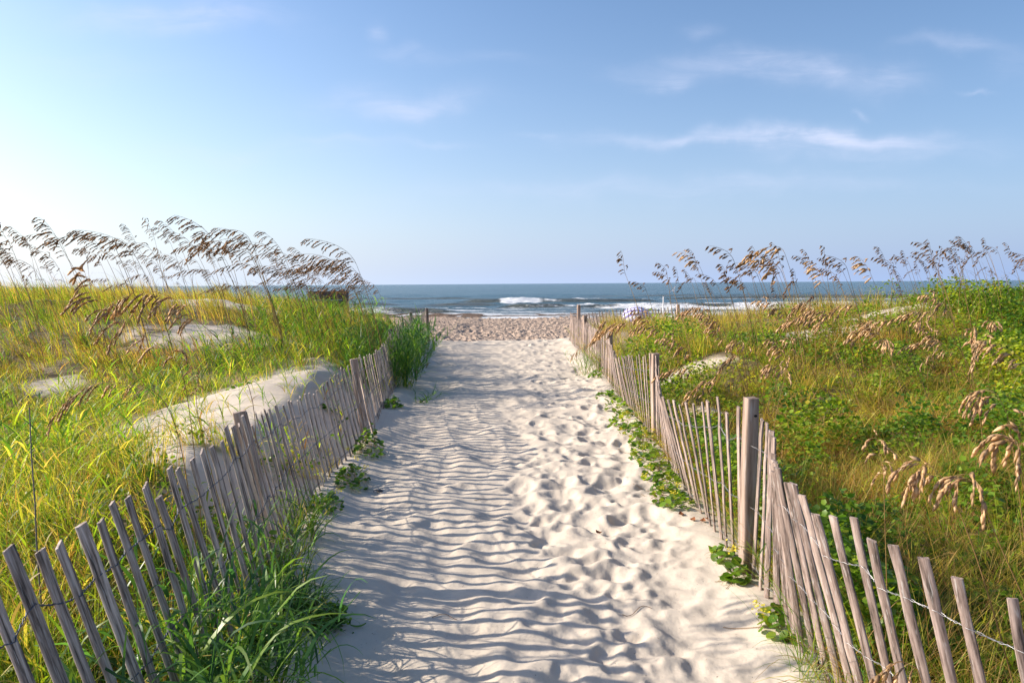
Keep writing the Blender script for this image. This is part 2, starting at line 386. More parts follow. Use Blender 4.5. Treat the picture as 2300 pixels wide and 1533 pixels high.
# ------------------------------------------------------------------ sea
SEA = -2.0
def m_sea():
    m, nt, b = mat('sea_water'); L = nt.links.new
    tc = N(nt, 'ShaderNodeTexCoord')
    at = N(nt, 'ShaderNodeVertexColor', layer_name='Col'); s3 = N(nt, 'ShaderNodeSeparateColor'); L(at.outputs[0], s3.inputs[0])
    mp = N(nt, 'ShaderNodeMapping'); mp.inputs['Scale'].default_value = (.9, 2.2, 1); L(tc.outputs['Object'], mp.inputs[0])
    nf = N(nt, 'ShaderNodeTexNoise'); nf.inputs['Scale'].default_value = 1.3; nf.inputs['Detail'].default_value = 7; nf.inputs['Roughness'].default_value = .7
    L(mp.outputs[0], nf.inputs[0])
    f = mth(nt, 'ADD', s3.outputs[0], mth(nt, 'MULTIPLY', mth(nt, 'SUBTRACT', nf.outputs['Fac'], .5), 1.1))
    f = mth(nt, 'MULTIPLY', mth(nt, 'SUBTRACT', f, .36), 3.2, clamp=True)
    f = mth(nt, 'MULTIPLY', f, mth(nt, 'GREATER_THAN', s3.outputs[0], .02))
    mp3 = N(nt, 'ShaderNodeMapping'); mp3.inputs['Scale'].default_value = (.02, .06, 1); L(tc.outputs['Object'], mp3.inputs[0])
    nb = N(nt, 'ShaderNodeTexNoise'); nb.inputs['Scale'].default_value = 1; nb.inputs['Detail'].default_value = 6; L(mp3.outputs[0], nb.inputs[0])
    w = mixc(nt, nb.outputs['Fac'], (.030, .085, .115), (.055, .125, .155))
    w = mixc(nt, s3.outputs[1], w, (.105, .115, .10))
    c = mixc(nt, f, w, (.80, .80, .80))
    L(c, b.inputs['Base Color'])
    L(mth(nt, 'ADD', mth(nt, 'MULTIPLY', f, .5), .22), b.inputs['Roughness'])
    b.inputs['IOR'].default_value = 1.33; b.inputs['Specular IOR Level'].default_value = .42
    mp2 = N(nt, 'ShaderNodeMapping'); mp2.inputs['Scale'].default_value = (.35, .8, 1); L(tc.outputs['Object'], mp2.inputs[0])
    n1 = N(nt, 'ShaderNodeTexNoise'); n1.inputs['Scale'].default_value = 1.0; n1.inputs['Detail'].default_value = 8; n1.inputs['Roughness'].default_value = .62
    L(mp2.outputs[0], n1.inputs[0])
    bp = N(nt, 'ShaderNodeBump'); bp.inputs['Strength'].default_value = 1.0; bp.inputs['Distance'].default_value = 1.1
    L(n1.outputs['Fac'], bp.inputs['Height']); L(bp.outputs[0], b.inputs['Normal'])
    return m

def build_sea():
    xs = np.arange(-45, 70, .3)
    def grow(a, st, r, end):
        o = []; x = a
        while x < end: x += st; st *= r; o.append(x)
        return np.array(o)
    xs = np.concatenate([-(45 + grow(0, .35, 1.07, 26000))[::-1], xs, 70 + grow(0, .35, 1.07, 26000)])
    lst = []; y = 80.0
    while y < 260: lst.append(y); y *= 1.0032
    while y < 32000: lst.append(y); y *= 1.03
    ys = np.array(lst)
    X, Y = np.meshgrid(xs, ys); near = 1 - ss(Y, 220, 900)
    Z = np.zeros_like(X)
    # swell
    ph = 5 * fbm(X * .012, Y * .012, 61)
    Z += .16 * np.sin(Y * .33 + ph * 2.2) * near * ss(Y, 88, 110) + .10 * (vn(X * .12, Y * .35, 62) - .5) * near * 2 + .10 * (vn(X * .4, Y * .9, 63) - .5) * near
    foam = np.zeros_like(X); shade = np.zeros_like(X)
    def ridge(yc, x0, x1, h, w, taper=6, warp=2.0, seed=1):
        c = yc + warp * (fbm(X * .06, 0 * X, seed) - .5) * 2
        a = ss(X, x0 - taper, x0 + taper) * (1 - ss(X, x1 - taper, x1 + taper))
        d = Y - c
        prof = np.where(d < 0, np.exp(-(d / (w * .5)) ** 2), np.exp(-(d / (w * 1.6)) ** 2))
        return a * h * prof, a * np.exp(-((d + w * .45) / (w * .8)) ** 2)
    def px(p, d): return (p - 1150) / F * d
    for (yc, p0, p1, h, w, tp, wp, sd_) in [(147, 1040, 1330, .72, 2.6, 4, 2, 1), (150, 1330, 1480, .7, 2.4, 4, 3, 12), (118, 1130, 1285, .75, 1.7, 3, 1.5, 2), (104, 800, 1010, .55, 1.6, 4, 1.2, 3), (127, 960, 1120, .45, 2.2, 4, 2, 4),
                                            (138, 700, 900, .6, 2.4, 5, 2, 5), (112, 1300, 2300, .5, 1.8, 5, 2, 6), (165, 1500, 2300, .7, 2.6, 5, 3, 7), (190, 600, 1100, .45, 3, 8, 4, 8), (205, 1300, 1900, .5, 3, 8, 4, 9)]:
        a, b_ = ridge(yc, px(p0, yc), px(p1, yc), h, w, tp, wp, sd_)
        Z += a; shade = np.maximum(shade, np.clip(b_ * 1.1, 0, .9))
    def fo(yc, p0, p1, half, amt, tp=1.5, seed=1, warp=1.2):
        c = yc + warp * (fbm(X * .08, 0 * X, seed) - .5) * 2 + 1.6 * (fbm(X * .45, Y * .2, seed + 5) - .5)
        half = half * (.35 + 1.1 * fbm(X * .28, 0 * X, seed + 30, 3)); amt = amt * (.55 + .8 * fbm(X * .7, Y * .5, seed + 40, 3))
        return amt * ss(X, px(p0, yc) - tp, px(p0, yc) + tp) * (1 - ss(X, px(p1, yc) - tp, px(p1, yc) + tp)) * np.exp(-((Y - c) / half) ** 4)
    for a in [(146, 1126, 1216, 4.4, 1.15, 2.0), (146, 1216, 1262, 1.0, .62), (148, 1282, 1325, 1.6, .85), (117, 1130, 1285, .5, .45), (116, 1276, 1420, 5.0, .95, 2.5), (126, 1296, 1345, 3, .8), (108, 1340, 2300, 6, .8, 3),
              (122, 1400, 2300, 3.0, .6, 3), (160, 1560, 2300, 2.2, .5), (140, 860, 905, 1.8, .5), (104, 400, 860, 4, .7, 3), (133, 1000, 1120, 1.6, .5, 3), (110, 900, 1120, 1.6, .55, 3), (175, 1260, 1500, 1.8, .5, 3), (131, 1420, 1900, 2.6, .75, 3), (118, 300, 820, 2.5, .5, 3)]:
        foam = np.maximum(foam, fo(*a))
    Z += foam * .22 * (vn(X * .9, Y * .9, 71) + .5 * vn(X * 2.2, Y * 2.2, 72)) * (Y > 95)
    # swash: sheets of foam running up the beach
    sw = (1 - ss(Y, 95 + 3 * vn(X * .07, 0 * X, 81), 101)) * (.58 + .45 * (fbm(X * .12, Y * .5, 82) - .5) * 2)
    foam = np.maximum(foam, sw)
    foam = np.maximum(foam, (1 - ss(Y, 108, 128)) * np.clip(.95 * fbm(X * .10, Y * .45, 83) - .05, 0, 1))
    foam = np.maximum(foam, .04 + 0 * X) * (Y < 400)
    b = MB(); V = np.c_[X.ravel(), Y.ravel(), Z.ravel() + SEA]
    ny, nx = X.shape; idx = np.arange(nx * ny).reshape(ny, nx)
    Fq = np.c_[idx[:-1, :-1].ravel(), idx[:-1, 1:].ravel(), idx[1:, 1:].ravel(), idx[1:, :-1].ravel()]
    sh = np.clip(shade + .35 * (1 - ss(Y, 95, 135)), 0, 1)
    b.add(V, Fq, np.c_[foam.ravel(), sh.ravel(), 0 * foam.ravel()])
    tag(b.build('sea', m_sea(), smooth=True), kind='structure', label='blue-grey ocean with white breakers')
build_sea()

# ------------------------------------------------------------------ fences
def box_mesh(name, w, t, seg=1, mats=None, bev=.0025, rough=0.0, seed=0, slant=0.0):
    """upright board of unit height (z 0..1), chamfered long edges, slightly uneven"""
    r = np.random.default_rng(seed); b = MB()
    bx, by = bev, bev; hw, ht = w / 2, t / 2
    ring = np.array([(-hw + bx, -ht), (hw - bx, -ht), (hw, -ht + by), (hw, ht - by), (hw - bx, ht), (-hw + bx, ht), (-hw, ht - by), (-hw, -ht + by)])
    zs = np.linspace(0, 1, seg + 1); V = []
    for k, z in enumerate(zs):
        off = r.normal(0, rough, 2); sc = 1 + r.normal(0, .05) * (rough > 0)
        rr = ring * [sc, 1] + off
        zz = np.full(8, z)
        if k == seg: zz = z + ring[:, 0] * slant + r.normal(0, .0014, 8) * (rough > 0)
        V.append(np.c_[rr, zz])
    V = np.concatenate(V); Fs = []
    for k in range(seg):
        for i in range(8):
            j = (i + 1) % 8; Fs.append((k * 8 + i, k * 8 + j, (k + 1) * 8 + j, (k + 1) * 8 + i))
    b.add(V, Fs)
    n = len(V)
    b.add(V[-8:] * 1.0, [[0, 1, 2, 3, 4, 5, 6, 7]]); b.add(V[:8], [[7, 6, 5, 4, 3, 2, 1, 0]])
    return b.mesh(name, mats)

def frame(base, top, yaw):
    """matrix taking the unit board onto base->top, its width turned to the horizontal angle yaw"""
    base = Vector(base); ax = Vector(top) - base; L = ax.length; z = ax.normalized()
    x = Vector((math.cos(yaw), math.sin(yaw), 0)); y = z.cross(x).normalized(); x = y.cross(z).normalized()
    m = Matrix((x, y, z * L)).transposed().to_4x4(); m.translation = base
    return m

def tube(b, pts, r, sides=4, c=(0, 0, 0), m=0, taper=None):
    pts = np.asarray(pts, float); n = len(pts)
    t = np.gradient(pts, axis=0); t /= np.linalg.norm(t, axis=1)[:, None] + 1e-9
    up = np.where(np.abs(t[:, 2:3]) > .9, np.array([[1., 0, 0]]), np.array([[0, 0, 1.]]))
    a = np.cross(t, up); a /= np.linalg.norm(a, axis=1)[:, None] + 1e-9; bb = np.cross(t, a)
    rad = r * (np.ones(n) if taper is None else np.linspace(1, taper, n))
    ang = np.linspace(0, 2 * np.pi, sides, endpoint=False)
    V = pts[:, None, :] + rad[:, None, None] * (np.cos(ang)[None, :, None] * a[:, None, :] + np.sin(ang)[None, :, None] * bb[:, None, :])
    i = np.arange(n - 1)[:, None] * sides; k = np.arange(sides)[None, :]; k2 = (k + 1) % sides
    Fs = np.stack([i + k, i + k2, i + sides + k2, i + sides + k], -1).reshape(-1, 4)
    b.add(V.reshape(-1, 3), Fs, c, m)

def under(o, root):
    o.matrix_parent_inverse = Matrix.Translation(-Vector(root.location))
    return o

def make_fence(root, ctl, spacing, posts, wmat, pmat, pkind, nsingle, yawoff, wfrac, seed, wirer=.0016, pw=(.029, .038)):
    """ctl rows: (base x, base y, top x, top y, top z)"""
    r = np.random.default_rng(seed)
    ctl = np.array(ctl, float)
    seg = np.hypot(*np.diff(ctl[:, :2], axis=0).T); s = np.concatenate([[0], np.cumsum(seg)])
    protos = [box_mesh('picket', r.uniform(*pw), r.uniform(.009, .0125), 9, pmat, .0018, .0011, seed * 10 + k, [.1, -.15, .2, -.3, .4, 0, -.1, .15, -.35, .1, .25, -.2][k]) for k in range(12)]
    t = 0.0; lines = []; items = []
    while t < s[-1]:
        sp = spacing(np.interp(t, s, ctl[:, 1]))
        v = np.array([np.interp(t, s, ctl[:, k]) for k in range(5)])
        v2 = np.array([np.interp(t + .05, s, ctl[:, k]) for k in range(2)]); v1 = np.array([np.interp(t - .05, s, ctl[:, k]) for k in range(2)])
        d = v2 - v1; yaw = math.atan2(d[1], d[0])
        jit = r.normal(0, 1, 6)
        bx, by = v[0] + jit[0] * .006, v[1] + jit[1] * .006
        tx, ty, tz = v[2] + jit[2] * .007, v[3] + jit[3] * .008, v[4] + jit[4] * .018 - (.05 if r.random() < .06 else 0)
        zg = float(H(bx, by)) - .07
        base = np.array([bx, by, zg]); top = np.array([tx, ty, tz])
        items.append((base, top, yaw + yawoff(by) + jit[5] * .10))
        lines.append((base, top, yaw)); t += sp * (1 + r.normal(0, .05))
    # nearest to the camera show largest
    order = sorted(range(len(items)), key=lambda k: abs(items[k][0][1] - 3.0) if items[k][0][1] > 1.9 else 50)
    single = set(order[:nsingle]); rest = MB()
    for k, (b0, t0, yw) in enumerate(items):
        M4 = frame(b0, t0, yw); me = protos[(k * 7 + k // 5) % 12]
        if k in single:
            o = under(link(pkind, me, root), root); o.matrix_basis = M4
        else:
            vv = np.empty(len(me.vertices) * 3); me.vertices.foreach_get('co', vv); vv = vv.reshape(-1, 3)
            A = np.array(M4); vv = vv @ A[:3, :3].T + A[:3, 3]
            off = 0
            fs = [list(p.vertices) for p in me.polygons]
            rest.add(vv, [f for f in fs if len(f) == 4]); n0 = rest.n - len(vv)
            for f in fs:
                if len(f) == 8: rest.q.append(np.array([f]) + n0); rest.m.append(np.zeros(1))
    if rest.n:
        tag(under(rest.build(pkind, pmat, root), root), kind='stuff')
    # twisted wires, one strand before and one behind each picket
    for w in wfrac:
        pts = []
        for (b0, t0, yw) in lines:
            pts.append(b0 + (t0 - b0) * (w + r.normal(0, .004)))
        pts = np.array(pts); n = len(pts); d = np.gradient(pts, axis=0)
        nrm = np.cross(d, [0, 0, 1.]); nrm /= np.linalg.norm(nrm, axis=1)[:, None] + 1e-9
        K = 8; tt = np.arange((n - 1) * K + 1) / K
        cen = np.stack([np.interp(tt, np.arange(n), pts[:, k]) for k in range(3)], 1)
        nn = np.stack([np.interp(tt, np.arange(n), nrm[:, k]) for k in range(3)], 1)
        b = MB()
        fr = tt % 1.0
        near = np.exp(-(np.minimum(fr, 1 - fr) / .17) ** 2)     # bulges round a picket
        for sgn in (1, -1):
            off = sgn * (near * .012 + (1 - near) * .0032 * np.cos(2 * np.pi * 3 * fr))
            offz = sgn * (1 - near) * .0032 * np.sin(2 * np.pi * 3 * fr)
            p_ = cen + nn * off[:, None]; p_[:, 2] += offz - .006 * np.sin(np.pi * fr) + .004 * np.sin(tt * .7)
            tube(b, p_, wirer, 4)
        under(b.build('wire', wmat, root, smooth=True), root)
    for (x, y, tx, ty, tz, yw, w) in posts:
        pb = box_mesh('post', w, w, 5, M_POST, .006, .0012, int(abs(x * 100)), .0)
        o = under(link('post', pb, root), root); o.matrix_basis = frame((x, y, float(H(x, y)) - .3), (tx, ty, tz), yw)
        if tz > 1.14 and y < 5:                                    # bolt hole near the top
            hb = MB(); a = np.linspace(0, 6.283, 9)[:-1]
            hb.add(np.c_[.011 * np.cos(a), 0 * a, .006 * np.sin(a) + .0], [list(range(8))])
            ho = hb.build('bolt_hole', m_plain('bolt_hole_dark', (.02, .016, .014), .9), o)
            ho.location = (.012, -w / 2 - .0025, .925)

# left fence
root_l = empty('sand_fence', (-1.4, 4.4, 0))
tag(root_l, 'grey weathered picket fence with dark twisted wire, along the left side of the path', 'fence')
LC = [(-1.02, .7, -1.42, .75, 1.02), (-1.02, 1.2, -1.43, 1.25, 1.02), (-1.12, 2.16, -1.44, 2.16, 1.05), (-1.14, 2.45, -1.43, 2.42, 1.05), (-1.18, 2.75, -1.455, 2.72, 1.05), (-1.21, 3.0, -1.46, 2.98, 1.05),
      (-1.25, 3.35, -1.48, 3.3, 1.05), (-1.29, 3.65, -1.50, 3.62, 1.06), (-1.34, 4.15, -1.56, 4.1, 1.06), (-1.38, 4.4, -1.60, 4.33, 1.06), (-1.58, 5.4, -1.79, 5.4, .94), (-1.63, 6.0, -1.83, 6.0, .885),
      (-1.66, 6.76, -1.84, 6.76, .86), (-1.60, 8.0, -1.80, 7.95, .955), (-1.62, 8.4, -1.80, 8.4, .98), (-1.82, 10.5, -1.97, 10.5, .86), (-1.88, 11.5, -2.05, 11.5, .88), (-2.10, 13.4, -2.20, 13.4, .97), (-2.14, 13.8, -2.25, 13.8, .99),
      (-2.4, 17, -2.52, 17, .98), (-2.65, 21, -2.72, 21, 1.02), (-2.7, 24, -2.75, 24, 1.0)]
make_fence(root_l, LC, lambda y: .116 if y < 3.2 else .142, [(-1.42, 4.42, -1.655, 4.4, 1.08, .3, .078), (-1.66, 8.3, -1.80, 8.3, 1.0, .2, .08), (-2.16, 13.6, -2.25, 13.6, 1.02, .15, .09), (-2.62, 19.5, -2.68, 19.5, 1.10, .1, .09), (-2.55, 22.5, -2.6, 22.5, 1.12, .1, .09)],
           M_WIRE_D, M_PICKET_L, 'picket', 99, lambda y: -.05 if y < 4.2 else .10, (.84, .50, .16), 1, .0020, (.044, .051))
# right fence
root_r = empty('sand_fence', (1.4, 4.27, 0))
tag(root_r, 'sagging brown picket fence with shiny wire and square posts, right of the path', 'fence')
RC = [(2.2, 1.1, 2.0, 1.15, .9), (1.95, 1.6, 1.70, 1.6, .9), (1.69, 2.10, 1.46, 2.10, .91), (1.56, 2.35, 1.30, 2.35, .94), (1.49, 2.65, 1.235, 2.65, .95), (1.46, 3.0, 1.18, 3.0, .965), (1.42, 3.3, 1.195, 3.25, .97),
      (1.41, 3.6, 1.26, 3.5, .985), (1.41, 3.95, 1.385, 3.88, 1.04), (1.42, 4.2, 1.42, 4.15, 1.07), (1.43, 4.42, 1.385, 4.38, 1.09), (1.43, 4.8, 1.345, 4.8, 1.04), (1.45, 5.3, 1.285, 5.3, .985), (1.477, 5.9, 1.235, 5.9, .885),
      (1.495, 6.4, 1.29, 6.4, .90), (1.52, 6.9, 1.37, 6.9, .94), (1.59, 8.0, 1.57, 7.95, 1.05), (1.60, 8.3, 1.54, 8.25, 1.03), (1.615, 9.0, 1.475, 9.0, .94), (1.64, 10.3, 1.467, 10.3, .81), (1.66, 11, 1.507, 11, .87), (1.69, 12, 1.6, 12, .90),
      (1.72, 12.8, 1.70, 12.8, 1.0), (1.74, 13.6, 1.74, 13.5, .89), (1.76, 16, 1.78, 16, .87), (1.79, 18, 1.82, 18, .88), (1.75, 20.4, 1.74, 20.4, .87), (1.78, 22.6, 1.80, 22.6, .95)]
make_fence(root_r, RC, lambda y: .112 if y < 4 else .145, [(1.405, 4.33, 1.412, 4.30, 1.160, .12, .072), (1.60, 8.12, 1.575, 8.05, 1.065, .12, .07), (1.73, 12.9, 1.725, 12.85, 1.055, .12, .075), (1.84, 18.5, 1.84, 18.5, 1.03, .2, .09), (2.15, 23.6, 2.15, 23.6, 1.15, .1, .1)],
           M_WIRE, M_PICKET, 'picket', 99, lambda y: .55 if y < 4 else .15, (.83, .47, .14), 2, .0012)
# fence branch along the crest
root_c = empty('sand_fence', (3.5, 24, -.1))
tag(root_c, 'short far stretch of grey picket fence turning right below the surf line', 'fence')
CC = [(2.2, 23.9, 2.1, 23.9, .80), (3.0, 24.1, 2.85, 24.1, .90), (4.0, 24.3, 3.85, 24.3, 1.0), (5.2, 24.5, 5.05, 24.5, 1.02), (7.0, 24.7, 6.85, 24.7, .95)]
make_fence(root_c, CC, lambda y: .12, [(5.6, 24.75, 5.6, 24.75, 1.1, .1, .09)], M_WIRE_D, M_PICKET_L, 'picket', 60, lambda y: 0, (.8, .4), 3, .0025)

# ------------------------------------------------------------------ grasses
def blades(b, base, length, az, tilt, bend, width, segs=4, hue=None, val=None, roll=None, m=0, tipw=.08, kink=None):
    n = len(base)
    if n == 0: return
    t = np.linspace(0, 1, segs + 1)
    th = tilt[:, None] + bend[:, None] * t[None, :] ** 1.3
    if kink is not None: th = th + kink[:, None] * (t[None, :] > .55)
    ds = (length / segs)[:, None]
    thm = (th[:, :-1] + th[:, 1:]) / 2
    hx = np.concatenate([np.zeros((n, 1)), np.cumsum(np.sin(thm) * ds, 1)], 1); hz = np.concatenate([np.zeros((n, 1)), np.cumsum(np.cos(thm) * ds, 1)], 1)
    ca, sa = np.cos(az)[:, None], np.sin(az)[:, None]
    cx = base[:, 0:1] + hx * ca; cy = base[:, 1:2] + hx * sa; cz = base[:, 2:3] + hz
    if roll is None: roll = rng.uniform(-.7, .7, n)
    cr, sr = np.cos(roll)[:, None], np.sin(roll)[:, None]
    # side = horizontal perpendicular rotated about the tangent
    sx = -sa * cr + np.cos(th) * ca * sr; sy = ca * cr + np.cos(th) * sa * sr; sz = -np.sin(th) * sr
    wp = (1 - t) ** .6 * (.55 + .45 * np.minimum(1, t * 6)); wp[-1] = tipw
    w = (width / 2)[:, None] * wp[None, :]
    A = np.stack([cx - sx * w, cy - sy * w, cz - sz * w], -1); B = np.stack([cx + sx * w, cy + sy * w, cz + sz * w], -1)
    V = np.stack([A, B], 2).reshape(-1, 3)
    o = (np.arange(n) * (segs + 1) * 2)[:, None] + (np.arange(segs) * 2)[None, :]
    Fq = np.stack([o, o + 1, o + 3, o + 2], -1).reshape(-1, 4)
    if hue is None: hue = rng.uniform(.2, .5, n)
    if val is None: val = rng.uniform(.2, .8, n)
    hh = np.clip(hue[:, None] + .12 * t[None, :] ** 2, 0, 1)
    C = np.stack([hh, np.broadcast_to(val[:, None], hh.shape), np.broadcast_to(t[None, :], hh.shape)], -1)
    C = np.repeat(C, 2, axis=1).reshape(-1, 3)
    b.add(V, Fq, C, m)

def tussocks(b, cx, cy, nb, h, rad, hue, wid, segs, lean=.25, spread=.55, hs=.12, dead=.12):
    """clumps of fine blades; arrays per clump"""
    M = len(cx)
    if M == 0: return
    idx = np.repeat(np.arange(M), nb); n = len(idx)
    a = rng.uniform(0, 2 * np.pi, n); rr = rad[idx] * np.sqrt(rng.random(n))
    x = cx[idx] + rr * np.cos(a); y = cy[idx] + rr * np.sin(a)
    ok = (x < xl(y) - .03) | (x > xr(y) + .03) | (y > 24); x, y, a, idx = x[ok], y[ok], a[ok], idx[ok]; n = len(idx)
    z = H(x, y) - .01
    # outward azimuth pushed by the wind towards -x
    ox = np.cos(a) * spread * rng.uniform(.3, 1.2, n) - lean; oy = np.sin(a) * spread * rng.uniform(.3, 1.2, n)
    az = np.arctan2(oy, ox); tilt = np.clip(np.hypot(ox, oy) * .55, 0, 1.0)
    L = h[idx] * rng.uniform(.55, 1.15, n) * np.where((x < 0) & (y < 10), .42 + .58 * ss(xl(y) - x, .1, 1.0), 1.0)
    bend = rng.uniform(.25, 1.5, n) * (.5 + rr[ok] / (rad[idx] + 1e-6) * .6)
    hu = hue[idx] + rng.normal(0, hs, n); dd = rng.random(n) < dead; hu = np.where(dd, rng.uniform(.75, 1.0, n), hu)
    blades(b, np.c_[x, y, z], L, az, tilt, bend, wid[idx] * rng.uniform(.7, 1.3, n), segs, np.clip(hu, 0, 1), rng.uniform(0, 1, n))

def scatter(n, side, y0, y1, xw, pw=1.0, dens=None):
    """points whose density falls with distance so that they look even from the path"""
    y = y0 * (y1 / y0) ** (rng.random(n) ** pw)
    w = rng.random(n)
    if side < 0: x = xl(y) - .05 - w * (xw(y))
    else: x = xr(y) + .05 + w * (xw(y))
    k = rng.random(n) > bare(x, y) * 1.0
    if dens is not None: k &= rng.random(n) < dens(x, y)
    return x[k], y[k]

def culms(b, x, y, h, nl, ll, lw, hue, lean=.28, segs=5, zb=None):
    """stout grass stems carrying alternate broad leaves (per-plant arrays x,y,h,hue)"""
    n = len(x)
    h = h * np.where((x < 0) & (y < 8), .5 + .5 * ss(xl(y) - x, .1, 1.0), 1.0)
    z = (H(x, y) - .02) if zb is None else zb
    az = np.pi + rng.normal(0, .9, n); tilt = np.abs(rng.normal(lean, .16, n)); bend = rng.uniform(0, .35, n)
    # the stem itself, as two crossed ribbons
    for ro in (0.0, 1.57):
        blades(b, np.c_[x, y, z], h, az, tilt, bend, np.full(n, .007), 3, hue, rng.uniform(.2, .7, n), roll=np.full(n, ro), tipw=.5)
    for k in range(nl):
        t = .12 + .85 * (k + rng.uniform(-.3, .3, n)) / nl; t = np.clip(t, .03, 1)
        th = tilt + bend * .5 * t; r_ = h * t
        px_ = x + np.cos(az) * np.sin(th) * r_; py_ = y + np.sin(az) * np.sin(th) * r_; pz = z + np.cos(th) * r_
        la = np.where(k % 2 == 0, 0, np.pi) + rng.normal(0, .6, n) + rng.uniform(0, 6.28, n) * .25
        L = ll * rng.uniform(.6, 1.2, n) * (1 - .35 * t)
        blades(b, np.c_[px_, py_, pz], L, la, rng.uniform(.25, .8, n), rng.uniform(.4, 1.9, n), lw * rng.uniform(.7, 1.2, n), segs,
               np.clip(hue + rng.normal(0, .12, n) + (.35 if k == 0 else 0), 0, 1), rng.uniform(0, 1, n))

def ua(n, a, b): return rng.uniform(a, b, n)

def stuff_grass():
    # ---- left, nearest: between the camera and the bowl
    b = MB()
    x, y = scatter(520, -1, 1.7, 5.2, lambda y: 1.0 + y * .75)
    tussocks(b, x, y, 34, ua(len(x), .32, .62), ua(len(x), .05, .16), .44 + .42 * (fbm(x * .8, y * .8, 91) - .5) * 2, ua(len(x), .003, .0065), 5, hs=.16, dead=.16)
    x, y = scatter(460, -1, 1.9, 6.0, lambda y: 1.0 + y * .8)
    culms(b, x, y, ua(len(x), .35, .75), 7, .30, .014, ua(len(x), .25, .75))
    tag(b.build('dune_grass', M_GRASS), 'bright yellow-green grass behind the near left pickets', kind='stuff')
    # ---- left, bowl and slope
    b = MB()
    x, y = scatter(1250, -1, 5.0, 12, lambda y: 1.2 + y * .72)
    tussocks(b, x, y, 26, ua(len(x), .22, .46) * (.4 + 1.1 * fbm(x * .9, y * .9, 192)), ua(len(x), .05, .2), .50 + .8 * (fbm(x * .6, y * .6, 92) - .5), ua(len(x), .004, .009), 4, lean=.35, dead=.22, hs=.16)
    x, y = scatter(1000, -1, 5.0, 13, lambda y: 1.0 + y * .60)
    culms(b, x, y, ua(len(x), .3, .75), 7, .32, .016, ua(len(x), .15, .65))
    # stray culms standing in the bare sand
    x = -2.9 + rng.normal(0, .8, 120); y = 9.2 + rng.normal(0, 2.2, 120); k_ = x < xl(y) - .1; x, y = x[k_], y[k_]
    culms(b, x, y, ua(len(x), .2, .5), 6, .26, .012, ua(len(x), .15, .65))
    # green broad culms just behind the far half of the fence
    x, y = scatter(800, -1, 9.5, 20, lambda y: 3.0 + 0 * y)
    culms(b, x, y, ua(len(x), .4, .9), 6, .34, .016, ua(len(x), 0, .4))
    tag(b.build('dune_grass', M_GRASS), 'clumped green and straw grass on the slope of the left dune', kind='stuff')
    # ---- left ridge
    b = MB()
    x, y = scatter(2700, -1, 11.5, 23, lambda y: 1.5 + y * .78, .9)
    tussocks(b, x, y, 15, ua(len(x), .30, .62) * (.45 + 1.1 * fbm(x * .8, y * .8, 193)), ua(len(x), .06, .22), .56 + .8 * (fbm(x * .5, y * .5, 93) - .5), ua(len(x), .007, .014), 3, lean=.45, spread=.4, dead=.28, hs=.16)
    tag(b.build('dune_grass', M_GRASS), 'olive and straw dune grass along the left ridge', kind='stuff')
    # ---- right, nearest
    b = MB()
    x, y = scatter(980, 1, 1.6, 6.5, lambda y: .6 + y * .72)
    tussocks(b, x, y, 24, ua(len(x), .22, .6) * (.45 + 1.2 * fbm(x * 1.1, y * 1.1, 194)), ua(len(x), .04, .13), .50 + .9 * (fbm(x * .9, y * .9, 94) - .5), ua(len(x), .0025, .005), 6, lean=.2, dead=.34, hs=.16, spread=.9)
    x, y = scatter(210, 1, 2.0, 7.5, lambda y: .5 + y * .72)
    tussocks(b, x, y, 42, ua(len(x), .35, .65), ua(len(x), .03, .09), ua(len(x), .55, 1.0), ua(len(x), .002, .004), 7, lean=.15, dead=.5, spread=1.1)
    x, y = scatter(260, 1, 1.7, 6.5, lambda y: .25 + y * .72)
    culms(b, x, y, ua(len(x), .25, .5), 6, .26, .008, ua(len(x), .2, .8))
    tag(b.build('dune_grass', M_GRASS), 'fine arching grass behind the near right pickets', kind='stuff')
    b = MB()
    x, y = scatter(1600, 1, 5.5, 13, lambda y: .6 + y * .70)
    tussocks(b, x, y, 26, ua(len(x), .18, .48) * (.35 + 1.4 * fbm(x * .9, y * .9, 195)), ua(len(x), .03, .13), .58 + .9 * (fbm(x * .6, y * .6, 95) - .5), ua(len(x), .004, .009), 5, lean=.25, dead=.36, hs=.16, spread=1.0)
    tag(b.build('dune_grass', M_GRASS), 'mixed green and straw grass over the hollow behind the right fence', kind='stuff')
    b = MB()
    x, y = scatter(2000, 1, 12, 23.5, lambda y: .6 + y * .74, .9)
    tussocks(b, x, y, 14, ua(len(x), .26, .62) * (.35 + 1.4 * fbm(x * .8, y * .8, 196)), ua(len(x), .06, .22), .60 + .9 * (fbm(x * .5, y * .5, 96) - .5), ua(len(x), .006, .012), 3, lean=.3, dead=.36, hs=.16)
    tag(b.build('dune_grass', M_GRASS), 'olive and straw dune grass along the right ridge', kind='stuff')
stuff_grass()

